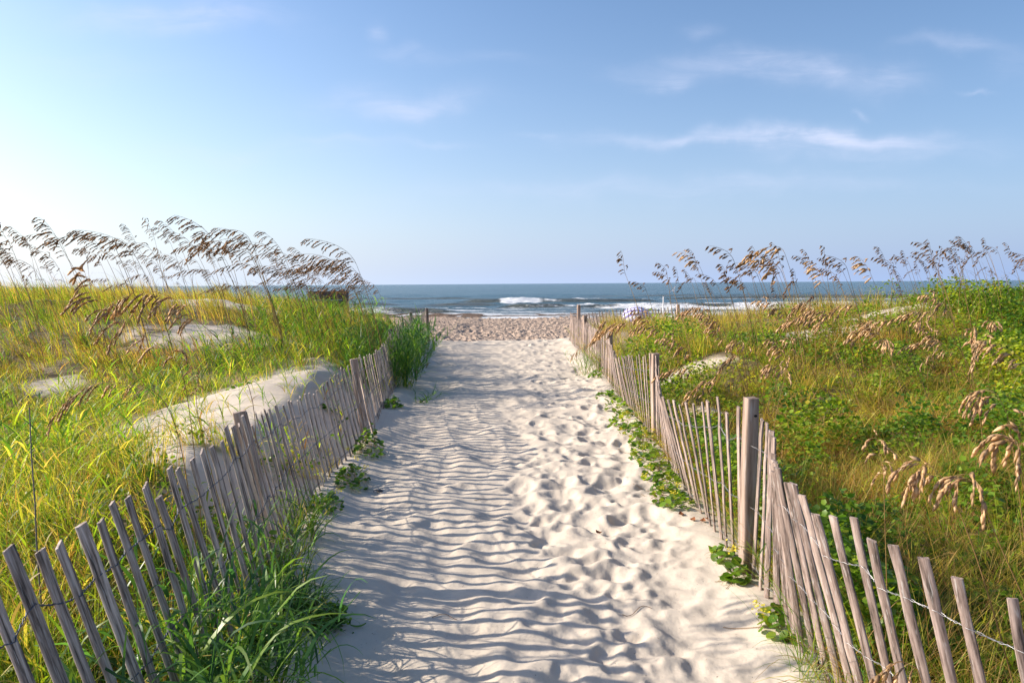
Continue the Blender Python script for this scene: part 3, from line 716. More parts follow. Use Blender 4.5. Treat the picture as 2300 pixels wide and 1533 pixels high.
# ---- low leafy creepers as ground cover
def leaf_cards(b, c, size, hue, flat=.55, val=None, k=5, m=0):
    """small cupped leaves, five-sided"""
    n = len(c)
    nx = rng.normal(0, flat, n); ny = rng.normal(0, flat, n); nz = np.ones(n)
    nn = np.stack([nx, ny, nz], -1); nn /= np.linalg.norm(nn, axis=1)[:, None]
    a = np.cross(nn, np.stack([np.cos(np.arange(n)), np.sin(np.arange(n)), 0 * nx], -1)); a /= np.linalg.norm(a, axis=1)[:, None] + 1e-9
    bb = np.cross(nn, a)
    ang = np.linspace(0, 2 * np.pi, k, endpoint=False); rad = 1 + .12 * np.cos(2 * ang)
    ring = c[:, None, :] + size[:, None, None] * rad[None, :, None] * (np.cos(ang)[None, :, None] * a[:, None] + np.sin(ang)[None, :, None] * bb[:, None]) + (.18 * size)[:, None, None] * nn[:, None]
    V = np.concatenate([c[:, None, :], ring], 1).reshape(-1, 3)
    o = np.arange(n)[:, None] * (k + 1); i = np.arange(k)[None, :]
    Fs = np.stack([o + 0 * i, o + 1 + i, o + 1 + (i + 1) % k], -1).reshape(-1, 3)
    val = rng.random(n) if val is None else val
    C = np.repeat(np.stack([np.clip(hue, 0, 1), val, 0 * hue], -1), k + 1, axis=0)
    b.add(V, Fs, C, m)

def cover():
    for side, n, y0, y1, xw, lab in ((1, 120000, 1.8, 9, lambda y: .4 + y * .72, 'low round-leaved creeper covering the hollow behind the right fence'),
                                     (1, 70000, 8, 17, lambda y: .8 + y * .7, 'low bright green creeper on the right slope'),
                                     (-1, 26000, 1.8, 7, lambda y: .6 + y * .75, 'low leafy creeper among the grass behind the left fence')):
        b = MB()
        x, y = scatter(n, side, y0, y1, xw, 1.0, lambda x, y: np.maximum(.35, ss(fbm(x * .8 + 7, y * .8, 101, 4), .36, .52)))
        lump = ss(fbm(x * 1.25, y * 1.1, 202, 3), .50, .68) * (.46 if side > 0 else .2)
        z = H(x, y) + rng.random(len(x)) ** .55 * (.05 + .16 * fbm(x * 1.5, y * 1.5, 102) + lump)
        leaf_cards(b, np.c_[x, y, z], rng.uniform(.009, .024, len(x)) * (1 + .03 * y), (.47 if side > 0 else .4) + .9 * (fbm(x * 1.2, y * 1.2, 103) - .45) + rng.normal(0, .14, len(x)), .6)
        tag(b.build('ground_cover', M_LEAF), lab, kind='stuff')
cover()

# ------------------------------------------------------------------ sea oats
LENS_O = np.array([(0, 0), (.32, .16), (.42, .45), (.28, .78), (0, 1.05), (-.28, .78), (-.42, .45), (-.32, .16)])
def spikelets(b, pos, dirv, side, size, wid, hue, val):
    """flat overlapping oval spikelets with a raised keel; arrays"""
    n = len(pos); nn = np.cross(dirv, side); nn /= np.linalg.norm(nn, axis=1)[:, None] + 1e-9
    o = LENS_O
    V = pos[:, None] + (o[None, :, 1:2] * size[:, None, None]) * dirv[:, None] + (o[None, :, 0:1] * wid[:, None, None]) * side[:, None]
    c1 = pos + dirv * size[:, None] * .5 + nn * wid[:, None] * .16; c2 = pos + dirv * size[:, None] * .5 - nn * wid[:, None] * .16
    V = np.concatenate([V, c1[:, None], c2[:, None]], 1).reshape(-1, 3)
    q = np.arange(n)[:, None] * 10; i = np.arange(8)[None]; j = (i + 1) % 8
    F1 = np.stack([q + i, q + j, q + 8 + 0 * i], -1).reshape(-1, 3); F2 = np.stack([q + j, q + i, q + 9 + 0 * i], -1).reshape(-1, 3)
    C = np.repeat(np.stack([hue, val, 0 * hue], -1), 10, 0)
    b.add(V, np.concatenate([F1, F2]), C)

def unit(v): return v / (np.linalg.norm(v, axis=-1, keepdims=True) + 1e-9)

def oat_head(seed, pts, nbr, blen, ssz, drape, hue0, keep=1.0, thick=.0012):
    """panicle along rachis pts (root to tip): hanging branches with spikelets; returns MB"""
    r = np.random.default_rng(seed); b = MB(); pts = np.asarray(pts, float)
    tube(b, pts, thick, 3, (.45, .5, 0), 0, .4)
    t = np.gradient(pts, axis=0); t = unit(t); s = np.linspace(0, 1, len(pts))
    A, Dv, Sd, Sz, Wd, Hu, Va = [], [], [], [], [], [], []
    for k in range(nbr):
        u = (k + r.uniform(.1, .9)) / nbr
        p0 = np.array([np.interp(u, s, pts[:, i]) for i in range(3)]); tt = unit(np.array([np.interp(u, s, t[:, i]) for i in range(3)]))
        L = blen * (.55 + .75 * math.sin(math.pi * min(1, u * .8 + .15))) * r.uniform(.75, 1.15)
        sidev = r.normal(0, 1, 3) * .42; sidev[2] *= .3
        d0 = unit(tt * .7 + sidev + np.array([0, 0, -.15]) ); g = unit(np.array([drape[0], drape[1], -1.0]) + r.normal(0, .12, 3))
        m = 7; pp = [p0]; d = d0
        for j in range(m):
            d = unit(d * (1 - .16 - .03 * j) + g * (.20 + .04 * j)); pp.append(pp[-1] + d * L / m)
        pp = np.array(pp); tube(b, pp, thick * .55, 3, (.5, .5, 0), 0, .5)
        ns = max(3, int(L / (ssz * .40)))
        for j in range(ns):
            if r.random() > keep: continue
            v = .18 + .82 * (j + .5) / ns; f = v * m; i0 = min(m - 1, int(f)); q = pp[i0] + (pp[i0 + 1] - pp[i0]) * (f - i0); dd = unit(pp[i0 + 1] - pp[i0])
            wv = unit(np.cross(dd, r.normal(0, 1, 3)))
            dd = unit(dd + wv * r.uniform(-.45, .45) + g * .35)
            A.append(q); Dv.append(dd); Sd.append(unit(np.cross(dd, r.normal(0, 1, 3)))); sz = ssz * r.uniform(.75, 1.15)
            Sz.append(sz); Wd.append(sz * r.uniform(.42, .58)); Hu.append(np.clip(hue0 + r.normal(0, .22), 0, 1)); Va.append(r.random())
    spikelets(b, np.array(A), np.array(Dv), np.array(Sd), np.array(Sz), np.array(Wd), np.array(Hu), np.array(Va))
    return b

def bez(p0, p1, p2, p3, n):
    t = np.linspace(0, 1, n)[:, None]
    return (1 - t) ** 3 * p0 + 3 * (1 - t) ** 2 * t * p1 + 3 * (1 - t) * t * t * p2 + t ** 3 * p3

def oat_proto(seed, h, headL, arc, mats, hue0, nbr=13, ssz=.024, blen=.10, keep=1.0):
    """unit: stem base at origin, leaning towards -x; returns (stem mesh, head mesh)"""
    r = np.random.default_rng(seed)
    a = np.array([0., 0, 0]); lean = .22 + .1 * r.random()
    top = np.array([-h * lean, 0, h])
    tip = top + headL * np.array([-math.sin(arc), r.uniform(-.2, .2), math.cos(arc)])
    c2 = top + np.array([-h * .03, 0, h * .03]) * 1.0
    path = bez(a, np.array([-h * lean * .25, 0, h * .45]), top - np.array([-h * lean * .45, 0, h * .30]), top, 12)
    tang = unit(path[-1] - path[-2])
    rach = bez(top, top + tang * headL * .38, tip - np.array([-math.sin(arc + .5), 0, math.cos(arc + .5)]) * headL * .30, tip, 12)
    sb = MB(); tube(sb, path, .0042, 3, (.55, .5, 0), 0, .45)
    # two or three narrow leaves curling from the stem
    for k in range(3):
        q = path[2 + 2 * k]; L = r.uniform(.3, .5)
        blades(sb, q[None], np.array([L]), np.array([math.pi + r.normal(0, .5) + (k % 2) * 2.6]), np.array([.25]), np.array([r.uniform(1.0, 2.4)]), np.array([.006]), 6, np.array([.35]), np.array([.5]))
    stem = sb.mesh('stem', mats[0])
    head = oat_head(seed + 50, rach, nbr, blen, ssz, (-.95, 0), hue0, keep, .0020).mesh('seed_head', mats[1])
    return stem, head

def place_oat(pr, base, s, rz, label, group, tilt=0.0):
    root = empty('sea_oat', base); root.rotation_euler = (0, tilt, rz); root.scale = (s, s, s)
    tag(root, label, 'plant', group)
    link('stem', pr[0], root); link('seed_head', pr[1], root)
    return root

OATS = []
BENT = ['stiff dark', 'nodding dark', 'bowed dark', 'drooping dark']
def oat_label(root, px, zone, group, bent):
    OATS.append((zone, bent, px, root)); root['group'] = group

ORD = ['leftmost', 'second', 'third', 'fourth', 'fifth', 'sixth', 'seventh', 'eighth', 'ninth', 'tenth', 'eleventh', 'twelfth', 'thirteenth', 'fourteenth', 'fifteenth', 'sixteenth', 'seventeenth', 'eighteenth', 'nineteenth', 'twentieth', 'twenty-first', 'twenty-second', 'twenty-third', 'twenty-fourth', 'twenty-fifth', 'twenty-sixth', 'twenty-seventh']
def label_oats():
    d = {}
    for q in OATS: d.setdefault((q[0], q[1]), []).append(q)
    for (zone, bent), L in d.items():
        L.sort(key=lambda q: q[2])
        for i, q in enumerate(L):
            if len(L) == 1: q[3]['label'] = f'{bent} sea oat {zone}'
            elif i == 0: q[3]['label'] = f'leftmost {bent} sea oat {zone}'
            else: q[3]['label'] = f'{ORD[i]} {bent} sea oat from left, {zone}'

def ridge_oats():
    r = np.random.default_rng(12)
    ML = (M_STEM, M_SEED_DARK)
    dk = [oat_proto(100 + k, 1.0, (.38 + .06 * (k % 3)), [.95, 1.25, 1.5, .75, 1.7, 1.1, .5, 1.35][k], ML, .7, 17, .026, .105) for k in range(8)]
    mt = (M_STEM, M_SEED)
    tn = [oat_proto(200 + k, 1.0, .30 + .04 * (k % 3), [.6, 1.2, 1.7, 2.1, .9, 1.45][k], mt, .65, 13, .046, .10) for k in range(6)]
    rk = [oat_proto(400 + k, 1.0, .22 + .03 * (k % 3), [1.3, 1.8, 2.2, 1.0, 1.6][k], ML, .5, 10, .034, .055) for k in range(5)]
    up = [oat_proto(300 + k, 1.0, .25, [.25, .6, 1.0, .4][k], ML, .45, 12, .032, .048) for k in range(4)]
    # head tops measured along the left crest: outline of the heads against the sky
    ex = [0, 20, 140, 210, 290, 345, 430, 540, 600, 650, 700, 760, 810, 830]
    ey = [520, 500, 520, 508, 503, 510, 508, 502, 535, 555, 545, 560, 590, 640]
    for k in range(112):
        px = r.uniform(-60, 832) if k % 5 else r.uniform(380, 700)
        lo = np.interp(px, ex, ey); py = lo + 24 + abs(r.normal(0, 62)) if r.random() < .8 else lo + r.uniform(0, 30)
        d = r.uniform(11.5, 16.5); py = min(py, 640)
        tgt = P(px, py, d); pr = dk[k % 8]; rz = r.normal(0, .35)
        for _ in range(3):
            s = 1.0; bx, by = tgt[0] + .40 * s, tgt[1]; bz = float(H(bx, by)); s = max(.45, (tgt[2] - bz) / 1.12)
            bx = tgt[0] + .40 * s
        if bx > float(xl(by)) - .1: bx = float(xl(by)) - .12 - r.random() * .4
        near = px > 600
        zone = ['at the far end of the left crest', 'on the left crest behind arching golden heads', 'on the left crest left of its middle', 'in the middle of the left crest',
                'on the left crest above bare sand', 'around the dark box on the left crest', 'at the seaward tip of the left crest'][int(np.searchsorted([110, 250, 380, 500, 640, 780], px))]
        arc_ = [.95, 1.25, 1.5, .75, 1.7, 1.1, .5, 1.35][k % 8]
        o_ = place_oat(pr, (bx, by, bz - .03), s, rz, 'x', 'sea oats on the left dune crest')
        oat_label(o_, px, zone, 'sea oats on the left dune crest', BENT[int(np.searchsorted([.9, 1.2, 1.45], arc_))])
    # right crest
    heads = [(1385, 575), (1450, 600), (1482, 596), (1545, 570), (1560, 590), (1530, 610), (1612, 560), (1607, 608), (1655, 590), (1668, 598), (1600, 606), (1625, 604), (1690, 565), (1705, 590), (1735, 548), (1725, 552),
             (1788, 583), (1808, 560), (1835, 575), (1722, 620), (1782, 615), (1868, 582), (1888, 580), (1940, 585), (1945, 610), (1972, 560), (1985, 585), (2010, 568), (2022, 575), (2045, 605), (2062, 572), (2075, 550), (2090, 548),
             (2100, 560), (2120, 545), (2135, 550), (2150, 548), (2170, 535), (2185, 540), (2200, 555), (2215, 545), (2230, 560), (2250, 540), (2262, 555), (2280, 570), (2290, 565), (2298, 590), (2130, 590), (2165, 590),
             (2210, 600), (2240, 610), (2275, 610), (2060, 600), (2020, 610), (1840, 620), (1880, 632), (1430, 640), (1590, 640), (1655, 625)]
    heads = heads + [(px + r.normal(0, 22), py + abs(r.normal(0, 22))) for (px, py) in heads[:-5] if r.random() < .55]
    for k, (px, py) in enumerate(heads):
        py -= 13
        d = r.uniform(9.5, 13.5) if px < 2040 else r.uniform(12, 15); tgt = P(px, py, d)
        u_ = k % 5 in (0, 2, 3); pr = up[k % 4] if u_ else (rk[(k * 3) % 5] if k % 5 == 1 or px > 2050 or k % 2 else tn[k % 6])
        bx = tgt[0] + .30; by = tgt[1]; bz = float(H(bx, by)); s = max(.4, (tgt[2] - bz) / (1.22 if u_ else 1.12)); bx = tgt[0] + .36 * s
        if bx < float(xr(by)) + .1: bx = float(xr(by)) + .12 + r.random() * .3
        zone = ['on the right dune beside the striped umbrella', 'on the right dune past the white pole', 'before the sea on the middle right dune', 'on the right crest before the dark shrubs',
                'on the right crest above the dark shrubs', 'at the right end of the right crest'][int(np.searchsorted([1490, 1630, 1830, 2000, 2180], px))]
        w_ = 'upright brown' if u_ else ('bowed dark' if (k % 5 == 1 or px > 2050 or k % 2) else 'drooping tan')
        o_ = place_oat(pr, (bx, by, bz - .03), s, r.normal(0, .5), 'x', 'sea oats on the right dune crest')
        oat_label(o_, px, zone, 'sea oats on the right dune crest', w_)
    # tan heads in front of the right slope: (px, py, d)
    mids = [(1420, 690, 9.5), (1460, 705, 9.0), (1395, 665, 10), (1345, 695, 12), (1510, 755, 8), (1550, 800, 7.5), (1600, 730, 9.5), (1625, 745, 9), (1575, 820, 7), (1650, 770, 8.5), (1745, 650, 9.5), (1810, 655, 9), (1830, 665, 8.6),
            (1855, 650, 9), (1900, 660, 9.5), (1930, 690, 8.5), (1830, 720, 9), (1865, 730, 8.5), (1960, 735, 8), (1990, 700, 9), (1985, 690, 8), (2060, 695, 8), (2080, 655, 9), (2110, 660, 8.5), (2085, 750, 7.5), (2120, 700, 9),
            (2165, 700, 8), (2170, 725, 7.5), (2290, 770, 6), (2130, 745, 7.5), (1720, 770, 7.5), (1690, 790, 7.3), (1380, 655, 9.8), (1800, 605, 10), (1575, 655, 9.5), (1560, 630, 10.5)]
    for k, (px, py, d) in enumerate(mids):
        tgt = P(px, py, d); pr = tn[k % 6]
        bx = tgt[0] + .5; by = tgt[1]; bz = float(H(bx, by)); s = np.clip((tgt[2] - bz) / 1.04, .5, 1.25); bx = tgt[0] + .52 * s
        if bx < float(xr(by)) + .1: bx = float(xr(by)) + .14
        zone = ['close behind the far right pickets', 'leaning over the right sand hollow', 'on the middle of the right slope', 'on the right slope below the dark shrubs'][int(np.searchsorted([1490, 1700, 1900], px))]
        o_ = place_oat(pr, (bx, by, tgt[2] - 1.08 * s - .02 if tgt[2] - 1.08 * s < bz else bz - .03), s, r.normal(.1, .6), 'x', 'tan sea oats on the right slope', -.16)
        oat_label(o_, px, zone, 'tan sea oats on the right slope', 'hanging golden')
ridge_oats(); label_oats()

def hero_oat(seed, base, ctrl, tip, rpts, label, mats=(None, None), nbr=14, blen=.11, ssz=.03, drape=(-.3, 0), hue=.45, rad=.0028):
    """stem from base via ctrl to the first of rpts; head along rpts (photo pixels with depths)"""
    base = np.array(base, float); base[2] = float(H(base[0], base[1])) - .02
    rp = np.array([P(*q) for q in rpts])
    c = P(*ctrl)
    st = bez(base, base + (c - base) * .7 + [0, 0, .1], c, rp[0], 14)
    root = empty('sea_oat', tuple(base)); tag(root, label, 'plant')
    sb = MB(); tube(sb, st - base, rad, 5, (.6, .5, 0), 0, .6)
    sb.build('stem', M_STEM, root, smooth=True)
    s = np.linspace(0, 1, len(rp)); ss_ = np.linspace(0, 1, 14)
    rach = np.stack([np.interp(ss_, s, rp[:, i]) for i in range(3)], 1)
    for _ in range(2): rach[1:-1] = (rach[:-2] + 2 * rach[1:-1] + rach[2:]) / 4
    hb = oat_head(seed, rach - base, nbr, blen, ssz, drape, hue, 1.0, .0016)
    hb.build('seed_head', mats[1] or M_SEED, root)

heroes = [
    # left foreground
    ((-1.85, 4.3), (420, 850, 4.1), [(400, 815, 4.0), (300, 735, 3.9), (245, 700, 3.8), (215, 650, 3.8), (180, 610, 3.75)], 'large golden sea oat head arching at the far left, its tip before the sky', 12, .15, .030),
    ((-1.75, 4.7), (600, 850, 4.5), [(450, 725, 4.35), (400, 672, 4.3), (345, 652, 4.25), (290, 655, 4.2), (235, 690, 4.2)], 'large golden sea oat arching like a comb, just below the left dune crest', 17, .15, .030),
    ((-1.75, 4.0), (400, 900, 3.8), [(330, 870, 3.8), (240, 853, 3.8), (190, 870, 3.8), (145, 905, 3.8), (110, 950, 3.8)], 'golden sea oat head curving down to the lower left over the bright grass', 14, .10, .022),
    ((-1.80, 4.6), (441, 950, 4.4), [(441, 890, 4.4), (434, 860, 4.4), (430, 835, 4.4), (425, 815, 4.4)], 'small upright reddish sea oat head on a straight stem left of the sand mound', 7, .06, .022),
    # right foreground
    ((1.95, 2.6), (2160, 1150, 2.55), [(2120, 1075, 2.55), (2085, 1040, 2.55), (2070, 1045, 2.55)], 'plump tan sea oat head hanging over the near right grass, left of its twin', 7, .13, .040),
    ((2.15, 2.55), (2245, 1250, 2.5), [(2200, 1100, 2.5), (2175, 1062, 2.5), (2150, 1068, 2.5)], 'plump tan sea oat head hanging lowest over the near right grass', 6, .14, .040),
    ((2.12, 2.45), (2297, 1150, 2.45), [(2290, 1020, 2.45), (2285, 990, 2.45), (2275, 985, 2.45)], 'plump tan sea oat head on a red stem at the picture edge', 8, .14, .040),
    ((2.45, 3.3), (2275, 1000, 3.25), [(2262, 930, 3.25), (2240, 885, 3.25), (2215, 870, 3.25), (2205, 880, 3.25)], 'tan sea oat head at the right with spikelets hanging in a short comb', 9, .13, .034),
    ((1.75, 3.3), (1987, 1180, 3.2), [(1985, 1070, 3.2), (1978, 1030, 3.2), (1970, 990, 3.2), (1965, 975, 3.2)], 'narrow upright tan sea oat head in the middle of the near right grass', 8, .07, .028),
    ((2.05, 5.4), (1720, 1010, 5.3), [(1760, 860, 5.3), (1772, 800, 5.3), (1777, 770, 5.3), (1776, 762, 5.3)], 'pale narrow sea oat head on a straight stem above the tall right post', 8, .07, .032),
    ((1.42, 2.25), (2060, 1500, 2.15), [(2060, 1500, 2.15), (2020, 1480, 2.12), (1990, 1500, 2.1), (1965, 1520, 2.1)], 'tan sea oat head lying low against the nearest right pickets', 8, .07, .032),
    ((1.98, 9.6), (1400, 800, 9.2), [(1350, 762, 9), (1315, 770, 9), (1295, 785, 9), (1285, 800, 9)], 'golden sea oat head hanging across the far right pickets into the path', 10, .09, .024),
    ((3.7, 5.6), (2180, 800, 5.6), [(2150, 790, 5.6), (2100, 790, 5.6), (2080, 800, 5.6), (2065, 830, 5.6)], 'slender tan sea oat head drooping left in the middle of the right slope', 9, .05, .024),
]
for k, (base, ctrl, rp, lab, nb, bl, sz) in enumerate(heroes):
    left = rp[0][0] < 1100
    hero_oat(700 + k, (base[0], base[1], 0), ctrl, None, rp, lab, (None, M_SEED), int(nb * (1.7 if left else 1.2)), bl, sz, (-.45, 0) if left else (-.1, 0), .5 if left else .65)

# ------------------------------------------------------------------ plants along the path (single things)
def round_leaf_plant(name, cx, cy, n, rx, ry, hgt, lab, flowers=0, lsz=.032, hue=.45, seed=0, group=None, face=None):
    r = np.random.default_rng(seed + 900)
    root = empty(name, (cx, cy, float(H(cx, cy)))); tag(root, lab, 'plant', group)
    a = r.uniform(0, 6.28, n); q = np.sqrt(r.random(n)); x = cx + rx * q * np.cos(a); y = cy + ry * q * np.sin(a)
    zg = H(x, y); z = zg + .015 + r.random(n) * hgt * (1.1 - q)
    sb = MB()
    for k in range(n):
        p1 = np.array([x[k], y[k], z[k]]); p0 = np.array([x[k] + r.normal(0, .02), y[k] + r.normal(0, .02), zg[k] - .005])
        tube(sb, bez(p0, p0 + [0, 0, (z[k] - zg[k]) * .5], p1 - [0, 0, .01], p1, 4) - [cx, cy, root.location[2]], .0012, 3, (.5, .5, 0))
    # runners over the sand
    for k in range(3):
        e = np.array([cx + r.normal(0, rx), cy + r.normal(0, ry)]); tt = np.linspace(0, 1, 8)
        xx = cx + (e[0] - cx) * tt; yy = cy + (e[1] - cy) * tt
        tube(sb, np.c_[xx, yy, H(xx, yy) + .006] - [cx, cy, root.location[2]], .0018, 4, (.7, .4, 0))
    sb.build('stalks', M_STEM, root)
    global rng; keep = rng; rng = r
    lb = MB(); leaf_cards(lb, np.c_[x, y, z] - [cx, cy, root.location[2]], r.uniform(.55, 1.15, n) * lsz, hue + r.normal(0, .2, n), .55, None, 9)
    lb.build('leaves', M_LEAF, root)
    if flowers:
        for _ in range(flowers):
            fb = MB(); m = 26; fx, fy = r.normal(0, rx * .5), r.normal(0, ry * .5)
            px, py = cx + fx + r.normal(0, .018, m), cy + fy + r.normal(0, .018, m)
            pz = float(H(cx + fx, cy + fy)) + hgt * 1.0 + .02 + r.normal(0, .012, m)
            leaf_cards(fb, np.c_[px, py, pz] - [cx, cy, root.location[2]], np.full(m, .0065), r.random(m), .6, None, 5)
            fb.build('flower_cluster', M_FLOWER, root)
    rng = keep
    return root

penny = [
    (1.53, 10.3, 46, .20, .50, .10, 'creeper strip between the third right post and the sagging pickets', 1),
    (1.42, 8.65, 40, .15, .35, .12, 'creeper trailing down the sand just beyond the second right post', 1),
    (1.36, 7.55, 40, .13, .28, .12, 'creeper with flowers just on the near side of the second right post', 2),
    (1.34, 6.7, 40, .12, .26, .10, 'creeper runner between two flowering patches at the right fence foot', 2),
    (1.28, 6.0, 30, .12, .2, .08, 'creeper of yellowish leaves above the dead brown leaves', 2),
    (1.66, 13.9, 40, .20, .45, .16, 'green creeper at the foot of the right fence beside its third post', 0),
    (1.60, 11.3, 60, .28, .50, .10, 'round-leaved creeper spilling onto the sand below the far right pickets', 0),
    (1.48, 9.3, 70, .22, .45, .14, 'round-leaved creeper on the sand between the second and third right posts', 1),
    (1.46, 8.0, 60, .16, .30, .16, 'round-leaved creeper with yellow flowers at the foot of the second right post', 3),
    (1.40, 7.1, 55, .16, .30, .14, 'yellow-flowered creeper just in front of the second right post', 3),
    (1.36, 6.3, 45, .14, .24, .12, 'small creeper with flower clusters midway between the two nearest right posts', 2),
    (1.30, 5.75, 34, .13, .16, .10, 'compact round-leaved creeper where the right pickets lean most over the sand', 1),
    (1.33, 4.60, 12, .05, .09, .12, 'few round leaves left of the tall right post', 0),
    (1.32, 4.22, 20, .07, .10, .16, 'round leaves and yellow flower buds at the foot of the tall right post', 2),
    (1.36, 3.62, 22, .10, .14, .10, 'round-leaved creeper with yellow flowers under the nearest right pickets', 2),
    (-1.50, 7.6, 60, .14, .30, .30, 'dark round-leaved creeper climbing the left fence beside the smooth shaded sand', 0),
    (-1.46, 6.55, 55, .14, .28, .18, 'round-leaved creeper with yellow flowers at the foot of the left fence', 3),
    (-1.50, 5.75, 40, .12, .20, .14, 'round-leaved creeper on the sand where the left fence bends', 1),
    (-1.75, 10.6, 40, .12, .40, .16, 'round-leaved creeper at the left fence foot below the tall green reeds', 0),
    (-2.10, 8.6, 16, .16, .2, .06, 'little creeper with a yellow bloom on the mound top behind the left fence', 2),
    (-2.05, 6.4, 18, .18, .25, .05, 'thin creeper on the bare sand behind the left fence', 1),
    (-3.55, 9.6, 16, .22, .18, .05, 'small yellow-flowered patch in the sand left of the bare mound', 4),
]
for k, (x, y, n, rx, ry, h, lab, fl) in enumerate(penny):
    round_leaf_plant('creeping_pennywort', x, y, int(n * 1.8), rx * 1.1, ry * 1.15, h, lab, fl, (.026 if y > 4.9 else .032) if y < 9 else .032, .4 if x > 0 else .25, k)

def reed_clump(name, cx, cy, n, rad, h, lean_dir, lean, ll, lw, lab, hue=(.0, .45), seed=0, nl=8, droop=(.6, 2.2), stems=True):
    """tufts of broad grass: each thing is stems plus leaves in one clump"""
    global rng; keep = rng; rng = np.random.default_rng(seed + 40)
    z0 = float(H(cx, cy)); root = empty(name, (cx, cy, z0)); tag(root, lab, 'plant')
    a = ua(n, 0, 6.28); q = np.sqrt(rng.random(n)); x = cx + rad * q * np.cos(a); y = cy + rad * q * np.sin(a); z = H(x, y) - .02
    hh = h * ua(n, .6, 1.1); hu = ua(n, *hue)
    az = np.full(n, lean_dir) + rng.normal(0, .8, n); tilt = np.abs(rng.normal(lean, .18, n)); bend = ua(n, 0, .5)
    org = np.array([cx, cy, z0]); sb, lb = MB(), MB()
    if stems:
        for ro in (0., 1.57):
            blades(sb, np.c_[x, y, z] - org, hh, az, tilt, bend, np.full(n, .008), 4, hu, ua(n, .2, .7), roll=np.full(n, ro), tipw=.4)
        sb.build('stems', M_BROAD, root)
    for k in range(nl):
        t = np.clip(.05 + .95 * (k + ua(n, -.3, .3)) / nl, .02, 1) if stems else ua(n, 0, .08)
        th = tilt + bend * .5 * t; r_ = hh * t
        p = np.c_[x + np.cos(az) * np.sin(th) * r_, y + np.sin(az) * np.sin(th) * r_, z + np.cos(th) * r_] - org
        blades(lb, p, ll * ua(n, .5, 1.2), ua(n, 0, 6.28), ua(n, .15, .8), ua(n, *droop), lw * ua(n, .6, 1.2), 7, np.clip(hu + rng.normal(0, .15, n) + (.3 if k == 0 else 0), 0, 1), ua(n, 0, 1), kink=rng.normal(0, .35, n))
    lb.build('leaves', M_BROAD, root)
    rng = keep

